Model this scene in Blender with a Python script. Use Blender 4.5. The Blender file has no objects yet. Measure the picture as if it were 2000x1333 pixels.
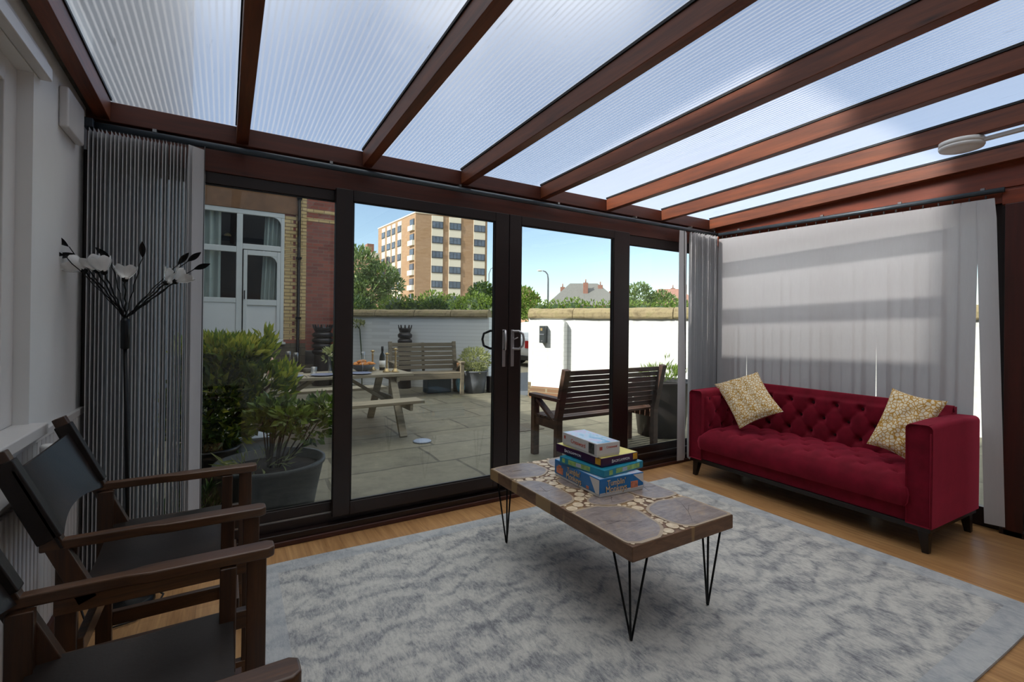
import bpy, bmesh, math, random
from mathutils import Vector, Matrix
C = bpy.context.scene.collection
PI = math.pi
random.seed(7)

# ---------------------------------------------------------------- camera
F, YAW, PIT, ROL = 920.25, math.radians(31.288), math.radians(.1746), math.radians(.6546)
fwd = Vector((math.sin(YAW)*math.cos(PIT), math.cos(YAW)*math.cos(PIT), math.sin(PIT)))
rt = Vector((math.cos(YAW), -math.sin(YAW), 0)); up = rt.cross(fwd)
rt, up = rt*math.cos(ROL)+up*math.sin(ROL), up*math.cos(ROL)-rt*math.sin(ROL)
cd = bpy.data.cameras.new('camera'); cam = bpy.data.objects.new('camera', cd); C.objects.link(cam)
cam.matrix_world = Matrix(((rt.x, up.x, -fwd.x, 0), (rt.y, up.y, -fwd.y, 0), (rt.z, up.z, -fwd.z, 1.22), (0, 0, 0, 1)))
cd.sensor_width = 36; cd.lens = 36*F/2000; cd.shift_y = -33.26/2000; cd.clip_start = .05; cd.clip_end = 600
bpy.context.scene.camera = cam

# ---------------------------------------------------------------- sky, sun, exposure
S = bpy.context.scene
S.view_settings.view_transform = 'Standard'; S.view_settings.look = 'None'
S.view_settings.gamma = 1; S.view_settings.use_curve_mapping = False
S.view_settings.exposure = .96
SUN_DIR = Vector((1.12, .065, -.76)).normalized()
w = bpy.data.worlds.new('sky'); S.world = w; w.use_nodes = True
nt = w.node_tree; bg = nt.nodes['Background']
sky = nt.nodes.new('ShaderNodeTexSky'); sky.sky_type = 'NISHITA'; sky.sun_disc = False
sky.sun_elevation = math.asin(-SUN_DIR.z); sky.sun_rotation = math.atan2(-SUN_DIR.x, -SUN_DIR.y)
sky.air_density = 1.0; sky.dust_density = .4; sky.ozone_density = 1.5
hs = nt.nodes.new('ShaderNodeHueSaturation'); hs.inputs['Saturation'].default_value = .95; nt.links.new(sky.outputs[0], hs.inputs['Color'])
tint = nt.nodes.new('ShaderNodeMixRGB'); tint.blend_type = 'MULTIPLY'; tint.inputs[0].default_value = 1; tint.inputs[2].default_value = (1.0, 1.0, .98, 1)
nt.links.new(hs.outputs[0], tint.inputs[1])
# bright broken cloud added overhead to light the room, clear blue towards the horizon
gm = nt.nodes.new('ShaderNodeTexCoord'); sx = nt.nodes.new('ShaderNodeSeparateXYZ'); nt.links.new(gm.outputs['Generated'], sx.inputs[0])
nz = nt.nodes.new('ShaderNodeTexNoise'); nz.inputs['Scale'].default_value = 2.2; nz.inputs['Detail'].default_value = 5; nt.links.new(gm.outputs['Generated'], nz.inputs['Vector'])
def wm(op, a, b_):
    x = nt.nodes.new('ShaderNodeMath'); x.operation = op
    for k, v in ((0, a), (1, b_)):
        if hasattr(v, 'links'): nt.links.new(v, x.inputs[k])
        else: x.inputs[k].default_value = v
    return x.outputs[0]
cm = wm('ADD', wm('SUBTRACT', sx.outputs[2], .70), wm('MULTIPLY', wm('SUBTRACT', nz.outputs['Fac'], .5), 1.1))
cr = nt.nodes.new('ShaderNodeMapRange'); nt.links.new(cm, cr.inputs[0]); cr.inputs[1].default_value = -.14; cr.inputs[2].default_value = .16
cl = nt.nodes.new('ShaderNodeMixRGB'); nt.links.new(cr.outputs[0], cl.inputs[0]); nt.links.new(tint.outputs[0], cl.inputs[1]); cl.inputs[2].default_value = (10.0, 9.8, 9.5, 1)
nt.links.new(cl.outputs[0], bg.inputs[0]); bg.inputs[1].default_value = .115
sl = bpy.data.lights.new('sun', 'SUN'); so = bpy.data.objects.new('sun', sl); C.objects.link(so)
sl.energy = 3.6; sl.angle = math.radians(1.2); sl.color = (1, .94, .86)
so.rotation_euler = (-SUN_DIR).to_track_quat('Z', 'Y').to_euler(); so.location = (-20, 0, 20)

# ---------------------------------------------------------------- materials
def srgb(r, g, b):
    f = lambda c: (c/255/12.92) if c/255 <= .04045 else ((c/255+.055)/1.055)**2.4
    return (f(r), f(g), f(b), 1)
class NT:
    def __init__(s, name):
        s.m = bpy.data.materials.new(name); s.m.use_nodes = True; s.t = s.m.node_tree
        s.b = s.t.nodes['Principled BSDF']; s.out = s.t.nodes['Material Output']
    def n(s, kind, **kw):
        x = s.t.nodes.new(kind)
        for k, v in kw.items():
            if k.startswith('i_'):
                key = k[2:]; key = int(key) if key.isdigit() else key.replace('_', ' ')
                x.inputs[key].default_value = v
            else: setattr(x, k, v)
        return x
    def l(s, a, b): s.t.links.new(a, b)
    def coord(s, scale=(1, 1, 1), rot=(0, 0, 0), kind='Object', loc=(0, 0, 0)):
        tc = s.n('ShaderNodeTexCoord'); mp = s.n('ShaderNodeMapping')
        mp.inputs['Scale'].default_value = scale; mp.inputs['Rotation'].default_value = rot; mp.inputs['Location'].default_value = loc
        s.l(tc.outputs[kind], mp.inputs[0]); return mp.outputs[0]
    def noise(s, vec, scale=5, detail=4, rough=.6, dist=0):
        x = s.n('ShaderNodeTexNoise'); x.inputs['Scale'].default_value = scale; x.inputs['Detail'].default_value = detail
        x.inputs['Roughness'].default_value = rough; x.inputs['Distortion'].default_value = dist
        s.l(vec, x.inputs['Vector']); return x.outputs['Fac']
    def ramp(s, fac, stops, interp='LINEAR'):
        r = s.n('ShaderNodeValToRGB'); r.color_ramp.interpolation = interp
        e = r.color_ramp.elements
        while len(e) < len(stops): e.new(.5)
        for i, (p, c) in enumerate(stops): e[i].position = p; e[i].color = c
        s.l(fac, r.inputs[0]); return r.outputs[0]
    def mix(s, fac, a, b, mode='MIX'):
        x = s.n('ShaderNodeMixRGB', blend_type=mode)
        for k, v in ((0, fac), (1, a), (2, b)):
            if hasattr(v, 'links'): s.l(v, x.inputs[k])
            else: x.inputs[k].default_value = v
        return x.outputs[0]
    def math(s, op, a, b=0.0):
        x = s.n('ShaderNodeMath', operation=op)
        for k, v in ((0, a), (1, b)):
            if hasattr(v, 'links'): s.l(v, x.inputs[k])
            else: x.inputs[k].default_value = v
        return x.outputs[0]
    def bump(s, h, strength=.3, dist=.01):
        x = s.n('ShaderNodeBump'); x.inputs['Strength'].default_value = strength; x.inputs['Distance'].default_value = dist
        s.l(h, x.inputs['Height']); s.l(x.outputs[0], s.b.inputs['Normal'])
    def col(s, c):
        if hasattr(c, 'links'): s.l(c, s.b.inputs['Base Color'])
        else: s.b.inputs['Base Color'].default_value = c
    def set(s, rough=.5, metal=0, spec=None, sheen=0, coat=0):
        s.b.inputs['Roughness'].default_value = rough; s.b.inputs['Metallic'].default_value = metal
        if spec is not None: s.b.inputs['Specular IOR Level'].default_value = spec
        if sheen: s.b.inputs['Sheen Weight'].default_value = sheen
        if coat: s.b.inputs['Coat Weight'].default_value = coat
        return s.m
M = {}
def plain(name, c, rough=.5, metal=0, var=.12, scale=8, spec=None, bump=0):
    t = NT(name); v = t.coord()
    k = t.noise(v, scale, 3)
    d = tuple(x*(1-var) for x in c[:3])+(1,); u = tuple(min(1, x*(1+var)) for x in c[:3])+(1,)
    t.col(t.ramp(k, [(.3, d), (.7, u)]))
    if bump: t.bump(t.noise(v, scale*6, 3), bump, .004)
    M[name] = t.set(rough, metal, spec); return M[name]
def wood(name, dark, light, axis='x', scale=1, rough=.5, knots=False, coat=0):
    t = NT(name); sc = {'x': (1.2, 16, 16), 'y': (16, 1.2, 16), 'z': (16, 16, 1.2)}[axis]
    v = t.coord(tuple(x*scale for x in sc)); k = t.noise(v, 1.6, 6, .65, .6)
    c = t.ramp(k, [(.28, dark), (.72, light)])
    if knots:
        vo = t.n('ShaderNodeTexVoronoi'); vo.inputs['Scale'].default_value = 1
        t.l(t.coord({'x': (2, 12, 12), 'y': (12, 2, 12), 'z': (12, 12, 2)}[axis]), vo.inputs['Vector'])
        kk = t.ramp(vo.outputs['Distance'], [(.0, (1, 1, 1, 1)), (.16, (0, 0, 0, 1))])
        c = t.mix(kk, c, tuple(x*.35 for x in dark[:3])+(1,))
    t.col(c); t.bump(k, .15, .003); M[name] = t.set(rough, coat=coat); return M[name]

plain('white_wall', srgb(222, 222, 220), .6, var=.03, scale=3, bump=.1)
plain('white_gloss', srgb(208, 205, 202), .3, var=.03)
plain('upvc', srgb(215, 217, 214), .35, var=.03)
plain('white_plastic', srgb(225, 225, 222), .4, var=.02)
plain('black_metal', srgb(18, 18, 18), .4, .6, var=.1)
plain('dark_metal', srgb(40, 42, 44), .35, .8, var=.1)
plain('silver', srgb(190, 188, 190), .3, .9, var=.05)
plain('track_grey', srgb(66, 76, 84), .35, .3, var=.05)
plain('frame_brown', srgb(30, 17, 15), .35, var=.15)
plain('alu', srgb(150, 150, 150), .3, .9, var=.05)
plain('rubber', srgb(20, 20, 21), .6)
plain('black_plastic', srgb(22, 22, 24), .45)
plain('planter_grey', srgb(62, 66, 68), .6, var=.15)
plain('soil', srgb(46, 36, 28), .95, var=.3, scale=30, bump=.5)
plain('slate', srgb(96, 100, 106), .7, var=.15)
plain('glow_white', srgb(232, 232, 230), .35, var=.01)
wood('rafter_wood', srgb(78, 38, 22), srgb(132, 70, 38), 'y', 1, .45, True)
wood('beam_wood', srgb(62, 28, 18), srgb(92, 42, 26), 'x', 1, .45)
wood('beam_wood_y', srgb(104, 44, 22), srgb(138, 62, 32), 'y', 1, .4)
wood('door_wood', srgb(46, 18, 12), srgb(74, 28, 18), 'z', 1, .4)
wood('chair_wood', srgb(42, 27, 17), srgb(100, 66, 40), 'x', 1.6, .35, coat=.2)
wood('chair_wood_z', srgb(34, 22, 14), srgb(80, 50, 30), 'z', 1.6, .35, coat=.2)
wood('grey_wood', srgb(112, 104, 88), srgb(164, 156, 134), 'x', 1, .75)
wood('bench_wood', srgb(86, 78, 64), srgb(136, 126, 106), 'x', 1, .75)
wood('bench_dark', srgb(42, 26, 20), srgb(82, 56, 42), 'x', 1, .6)
wood('sofa_leg', srgb(14, 11, 10), srgb(26, 20, 17), 'z', 1, .4)

def mk_leather():
    t = NT('leather'); v = t.coord(); k = t.noise(v, 6, 5)
    t.col(t.ramp(k, [(.3, srgb(24, 19, 17)), (.6, srgb(36, 29, 26)), (.8, srgb(64, 48, 38))]))
    t.bump(t.noise(v, 120, 3), .15, .002); M['leather'] = t.set(.42, spec=.3)
mk_leather()

def mk_floor():
    t = NT('oak_laminate'); v = t.coord(rot=(0, 0, PI/2))
    br = t.n('ShaderNodeTexBrick'); t.l(v, br.inputs['Vector'])
    br.inputs['Color1'].default_value = srgb(188, 142, 92); br.inputs['Color2'].default_value = srgb(164, 118, 72)
    br.inputs['Mortar'].default_value = srgb(120, 84, 50); br.inputs['Scale'].default_value = 1
    br.inputs['Mortar Size'].default_value = .0012; br.inputs['Brick Width'].default_value = 1.2; br.inputs['Row Height'].default_value = .095
    g = t.noise(t.coord((26, 1.6, 1)), 1.5, 6, .65, .7)
    c = t.mix(.55, br.outputs['Color'], t.ramp(g, [(.3, srgb(132, 90, 54)), (.7, srgb(212, 168, 116))]))
    t.col(c); M['floor'] = t.set(.34)
mk_floor()

def mk_rug():
    t = NT('rug_pile'); v = t.coord()
    n1 = t.noise(v, 3.4, 6, .7, .5); n2 = t.noise(t.coord((95, 26, 1), rot=(0, 0, -.1)), 1, 5, .8, .8); n3 = t.noise(t.coord((26, 12, 1), rot=(0, 0, -.2)), 1.4, 7, .8, 1.3)
    vo = t.n('ShaderNodeTexVoronoi', feature='DISTANCE_TO_EDGE'); vo.inputs['Scale'].default_value = 4.6; t.l(v, vo.inputs['Vector'])
    wv = t.n('ShaderNodeTexWave', wave_type='RINGS'); wv.inputs['Scale'].default_value = 2.2; wv.inputs['Distortion'].default_value = 9
    wv.inputs['Detail'].default_value = 4; wv.inputs['Detail Scale'].default_value = 2.5; t.l(v, wv.inputs['Vector'])
    m = t.math('ADD', t.math('MULTIPLY', n2, .55), t.math('MULTIPLY', n3, .55))
    m = t.math('ADD', m, t.math('MULTIPLY', wv.outputs['Fac'], .12))
    m = t.math('ADD', m, t.math('MULTIPLY', n1, .40))
    m = t.math('ADD', m, t.math('MULTIPLY', t.ramp(vo.outputs['Distance'], [(0, (1, 1, 1, 1)), (.06, (0, 0, 0, 1))]), .06))
    c = t.ramp(m, [(.70, srgb(204, 202, 196)), (.80, srgb(186, 185, 181)), (.89, srgb(158, 159, 160)), (1.0, srgb(118, 120, 125))])
    # pale bluish border band
    tc = t.n('ShaderNodeTexCoord'); sp = t.n('ShaderNodeSeparateXYZ'); t.l(tc.outputs['Object'], sp.inputs[0])
    bx = t.math('GREATER_THAN', t.math('ABSOLUTE', sp.outputs[0]), 1.37); by = t.math('GREATER_THAN', t.math('ABSOLUTE', sp.outputs[1]), .92)
    b = t.math('MULTIPLY', t.math('MAXIMUM', bx, by), .55)
    c = t.mix(b, c, srgb(172, 178, 184)); t.col(c)
    t.bump(t.noise(v, 260, 2), .5, .004); M['rug'] = t.set(.95, spec=.1, sheen=.2)
mk_rug()

def mk_velvet():
    t = NT('red_velvet'); v = t.coord(); k = t.noise(v, 9, 5, .65)
    t.col(t.ramp(k, [(.3, srgb(92, 8, 24)), (.7, srgb(124, 16, 38))]))
    t.b.inputs['Sheen Tint'].default_value = srgb(240, 90, 120)
    t.bump(t.noise(v, 150, 3), .15, .002); M['velvet'] = t.set(.8, spec=.15, sheen=.8)
mk_velvet()

plain('velvet_button', srgb(58, 8, 18), .8)  # darker than the velvet: the shade of the dimples put into the button colour
def mk_cushion():
    t = NT('pebble_print'); v = t.coord((1, 1.15, 1))
    vo = t.n('ShaderNodeTexVoronoi', feature='DISTANCE_TO_EDGE'); vo.inputs['Scale'].default_value = 46; vo.inputs['Randomness'].default_value = .85
    t.l(v, vo.inputs['Vector'])
    c = t.ramp(vo.outputs['Distance'], [(.045, srgb(190, 142, 56)), (.085, srgb(226, 192, 124)), (.14, srgb(240, 228, 202))])
    t.col(c); M['cushion'] = t.set(.8)
mk_cushion()

def mk_glass():
    t = NT('clear_glass'); tr = t.n('ShaderNodeBsdfTransparent'); gl = t.n('ShaderNodeBsdfGlossy'); gl.inputs['Roughness'].default_value = .0
    tr.inputs[0].default_value = (.93, .95, .94, 1)
    lw = t.n('ShaderNodeLayerWeight'); lw.inputs[0].default_value = .5; mx = t.n('ShaderNodeMixShader')
    t.l(t.math('ADD', t.math('MULTIPLY', t.math('POWER', lw.outputs['Facing'], 5.0), .7), .036), mx.inputs[0]); t.l(tr.outputs[0], mx.inputs[1]); t.l(gl.outputs[0], mx.inputs[2])
    t.l(mx.outputs[0], t.out.inputs[0]); M['glass'] = t.m
mk_glass()

def mk_poly():
    t = NT('polycarbonate'); tc = t.n('ShaderNodeTexCoord'); sp = t.n('ShaderNodeSeparateXYZ'); t.l(tc.outputs['Object'], sp.inputs[0])
    wv = t.math('SINE', t.math('MULTIPLY', sp.outputs[0], 2*PI/.022))
    fac = t.ramp(t.math('ADD', t.math('MULTIPLY', wv, .5), .5), [(.45, (0, 0, 0, 1)), (.95, (1, 1, 1, 1))])
    sn = t.noise(t.coord((22, 1.6, 1)), 1, 5, .7, .4)
    st = t.ramp(t.noise(t.coord((40, 5, 1), loc=(3, 2, 0)), 1, 4, .6, .3), [(.66, (0, 0, 0, 1)), (.76, (1, 1, 1, 1))])
    tr = t.n('ShaderNodeBsdfTransparent'); tr.inputs[0].default_value = (.9, .9, .9, 1)
    rf = t.n('ShaderNodeBsdfRefraction'); rf.inputs['IOR'].default_value = 1.10; rf.inputs['Roughness'].default_value = .6; rf.inputs[0].default_value = (.84, .88, .93, 1)
    tl = t.n('ShaderNodeBsdfTranslucent'); df = t.n('ShaderNodeBsdfDiffuse'); gl = t.n('ShaderNodeBsdfGlossy'); gl.inputs['Roughness'].default_value = .3
    c = t.mix(sn, srgb(214, 214, 214), srgb(244, 244, 244)); c = t.mix(t.math('MULTIPLY', st, .6), c, srgb(110, 104, 90)); t.l(c, tl.inputs[0]); t.l(c, df.inputs[0])
    m0 = t.n('ShaderNodeMixShader'); m0.inputs[0].default_value = .2; t.l(tl.outputs[0], m0.inputs[1]); t.l(df.outputs[0], m0.inputs[2])
    m1 = t.n('ShaderNodeMixShader'); t.l(t.math('ADD', t.math('MULTIPLY', fac, -.42), .70), m1.inputs[0]); t.l(m0.outputs[0], m1.inputs[1]); t.l(rf.outputs[0], m1.inputs[2])
    mx = t.n('ShaderNodeMixShader'); mx.inputs[0].default_value = .24; t.l(m1.outputs[0], mx.inputs[1]); t.l(tr.outputs[0], mx.inputs[2])
    m2 = t.n('ShaderNodeMixShader'); m2.inputs[0].default_value = .03; t.l(mx.outputs[0], m2.inputs[1]); t.l(gl.outputs[0], m2.inputs[2])
    t.l(m2.outputs[0], t.out.inputs[0]); M['poly'] = t.m
mk_poly()

def mk_fabric(name, col, trans=.35):
    t = NT(name); v = t.coord((1, 1, .15)); k = t.noise(v, 90, 3)
    c = t.mix(k, tuple(x*.92 for x in col[:3])+(1,), col)
    tl = t.n('ShaderNodeBsdfTranslucent'); t.l(c, tl.inputs[0]); t.col(c); t.set(.85, spec=.1)
    mx = t.n('ShaderNodeMixShader'); mx.inputs[0].default_value = trans
    t.l(t.b.outputs[0], mx.inputs[1]); t.l(tl.outputs[0], mx.inputs[2]); t.l(mx.outputs[0], t.out.inputs[0]); M[name] = t.m
mk_fabric('blind_fabric', srgb(204, 204, 206), .16)
mk_fabric('curtain', srgb(232, 238, 234), .3)
def leafmat(name, c1, c2, c3):
    t = NT(name); gi = t.n('ShaderNodeObjectInfo'); k = t.noise(t.coord(), 9, 3, .6)
    w2 = t.n('ShaderNodeTexWhiteNoise'); t.l(t.coord((60, 60, 60)), w2.inputs['Vector'])
    c = t.ramp(k, [(.3, c1), (.55, c2), (.75, c3)]); t.col(c); t.set(.5)
    tl = t.n('ShaderNodeBsdfTranslucent'); t.l(c, tl.inputs[0]); mx = t.n('ShaderNodeMixShader'); mx.inputs[0].default_value = .35
    t.l(t.b.outputs[0], mx.inputs[1]); t.l(tl.outputs[0], mx.inputs[2]); t.l(mx.outputs[0], t.out.inputs[0]); M[name] = t.m
leafmat('leaf_yellow', srgb(112, 130, 42), srgb(164, 172, 62), srgb(208, 202, 90))
leafmat('leaf_dark', srgb(36, 58, 28), srgb(60, 88, 40), srgb(110, 130, 60))
leafmat('leaf_hedge', srgb(84, 110, 40), srgb(122, 148, 60), srgb(170, 186, 84))
leafmat('leaf_tree', srgb(84, 108, 64), srgb(126, 148, 92), srgb(178, 188, 132))
leafmat('leaf_mid', srgb(66, 90, 32), srgb(98, 122, 44), srgb(134, 150, 58))
leafmat('leaf_bright', srgb(160, 168, 60), srgb(196, 196, 84), srgb(220, 210, 110))
leafmat('leaf_pale', srgb(120, 130, 84), srgb(160, 166, 110), srgb(206, 206, 150))
wood('bark', srgb(48, 38, 30), srgb(80, 66, 52), 'z', 1, .9)

def mk_brick(name, c1, c2, mortar, s=1, bw=.225, rh=.075, rough=.85, ms=.007, axis='xz', dirt=None):
    t = NT(name); tc = t.n('ShaderNodeTexCoord'); sp = t.n('ShaderNodeSeparateXYZ'); cb = t.n('ShaderNodeCombineXYZ')
    t.l(tc.outputs['Object'], sp.inputs[0])
    if axis == 'xz': t.l(t.math('ADD', sp.outputs[0], sp.outputs[1]), cb.inputs[0]); t.l(sp.outputs[2], cb.inputs[1])
    elif axis == 'xy': t.l(sp.outputs[0], cb.inputs[0]); t.l(sp.outputs[1], cb.inputs[1])
    br = t.n('ShaderNodeTexBrick'); t.l(cb.outputs[0], br.inputs['Vector']); br.inputs['Scale'].default_value = s
    br.inputs['Color1'].default_value = c1; br.inputs['Color2'].default_value = c2; br.inputs['Mortar'].default_value = mortar
    br.inputs['Mortar Size'].default_value = ms; br.inputs['Brick Width'].default_value = bw; br.inputs['Row Height'].default_value = rh
    k = t.noise(t.coord(), 2.5, 5, .65)
    c = t.mix(t.math('MULTIPLY', k, .5), br.outputs['Color'], dirt or tuple(x*.5 for x in c1[:3])+(1,))
    t.col(c); t.bump(br.outputs['Fac'], -.3, .006); M[name] = t.set(rough)
mk_brick('red_brick', srgb(168, 98, 82), srgb(134, 80, 72), srgb(136, 116, 102))
mk_brick('dark_stone', srgb(110, 100, 84), srgb(86, 76, 64), srgb(60, 56, 48), bw=.42, rh=.17)
mk_brick('tower_brick', srgb(168, 138, 108), srgb(156, 124, 94), srgb(160, 134, 108), bw=.9, rh=.3, ms=.01)
mk_brick('old_brick', srgb(150, 96, 66), srgb(110, 104, 84), srgb(150, 140, 116))
mk_brick('render_white', srgb(226, 228, 226), srgb(220, 222, 220), srgb(206, 208, 206), dirt=srgb(216, 218, 214))
mk_brick('yellow_brick', srgb(220, 192, 140), srgb(204, 174, 118), srgb(120, 100, 78), dirt=srgb(208, 180, 130))
plain('lintel', srgb(128, 92, 64), .8, var=.2, scale=4)
def mk_coping():
    t = NT('coping'); v = t.coord(); k = t.noise(v, 7, 6, .7)
    t.col(t.ramp(k, [(.3, srgb(104, 92, 66)), (.5, srgb(146, 132, 100)), (.7, srgb(120, 114, 74))])); t.bump(k, .6, .02); M['coping'] = t.set(.9)
mk_coping()
def mk_paving():
    t = NT('flagstone'); v0 = t.coord(); k0 = t.n('ShaderNodeTexNoise'); k0.inputs['Scale'].default_value = 2.2; t.l(v0, k0.inputs['Vector'])
    va = t.n('ShaderNodeVectorMath', operation='MULTIPLY_ADD'); t.l(k0.outputs['Color'], va.inputs[0]); va.inputs[1].default_value = (.07, .07, 0); t.l(v0, va.inputs[2])
    br = t.n('ShaderNodeTexBrick'); t.l(va.outputs[0], br.inputs['Vector']); br.inputs['Scale'].default_value = 1; br.offset = .37; br.squash = 1.35; br.squash_frequency = 2
    br.inputs['Color1'].default_value = srgb(118, 114, 98); br.inputs['Color2'].default_value = srgb(96, 94, 80)
    br.inputs['Mortar'].default_value = srgb(34, 32, 24); br.inputs['Mortar Size'].default_value = .016; br.inputs['Brick Width'].default_value = .92; br.inputs['Row Height'].default_value = .62
    k = t.noise(v0, 5, 7, .72)
    c = t.mix(.45, br.outputs['Color'], t.ramp(k, [(.30, srgb(60, 54, 42)), (.5, srgb(104, 100, 84)), (.62, srgb(116, 112, 94)), (.74, srgb(168, 160, 138))]))
    t.col(c); t.bump(t.math('ADD', t.math('MULTIPLY', br.outputs['Fac'], -1.0), t.math('MULTIPLY', k, .4)), .5, .012); M['paving'] = t.set(.7)
mk_paving()
plain('tarmac', srgb(92, 96, 100), .9, var=.15, scale=20)
plain('ground', srgb(150, 142, 120), .95, var=.15)
plain('post_black', srgb(52, 58, 60), .4, var=.1)
plain('car_white', srgb(218, 222, 222), .25, var=.01)
plain('car_glass', srgb(60, 76, 88), .1, var=.05)
plain('car_red', srgb(180, 30, 34), .3)
plain('brass', srgb(186, 164, 120), .4, .7)
plain('bottle_green', srgb(22, 26, 20), .12)
plain('paper', srgb(220, 220, 214), .7, var=.03)
plain('blue_plate', srgb(132, 142, 168), .3, var=.06)
plain('croissant', srgb(198, 126, 52), .6, var=.35, scale=40)
plain('rose_wine', srgb(222, 176, 156), .2)
plain('pot_black', srgb(34, 30, 30), .35, var=.15)
plain('bag_blue', srgb(60, 70, 130), .5, var=.4, scale=12)
plain('bag_cyan', srgb(130, 190, 210), .5, var=.3, scale=12)
plain('bag_peach', srgb(222, 160, 110), .5, var=.2, scale=12)
plain('crate_blue', srgb(150, 164, 176), .45, var=.08)
plain('petrol_box', srgb(50, 78, 92), .5, var=.15)
plain('tin_blue', srgb(140, 152, 172), .4, var=.15)
plain('iron', srgb(84, 78, 68), .8, var=.25, scale=30)
plain('roof_red', srgb(150, 112, 98), .85, var=.15)
plain('roof_slate', srgb(108, 108, 104), .85, var=.12)
plain('house_pink', srgb(196, 156, 130), .85, var=.1)
plain('chimney', srgb(134, 96, 82), .85, var=.15)
plain('tower_white', srgb(204, 198, 182), .7, var=.03)
plain('tower_glass', srgb(86, 96, 110), .2, var=.3, scale=.6)
plain('tower_frame', srgb(70, 70, 72), .5)
plain('lamp_yellow', srgb(214, 180, 110), .5)
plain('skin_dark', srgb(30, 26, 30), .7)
plain('brown_sill', srgb(70, 36, 28), .5, var=.2)
plain('plaque', srgb(190, 176, 120), .5)

def mk_gw():
    t = NT('glass_white'); t.col(srgb(228, 228, 226)); t.set(.2); t.b.inputs['Transmission Weight'].default_value = .25; M['glass_white'] = t.m
mk_gw()
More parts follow.
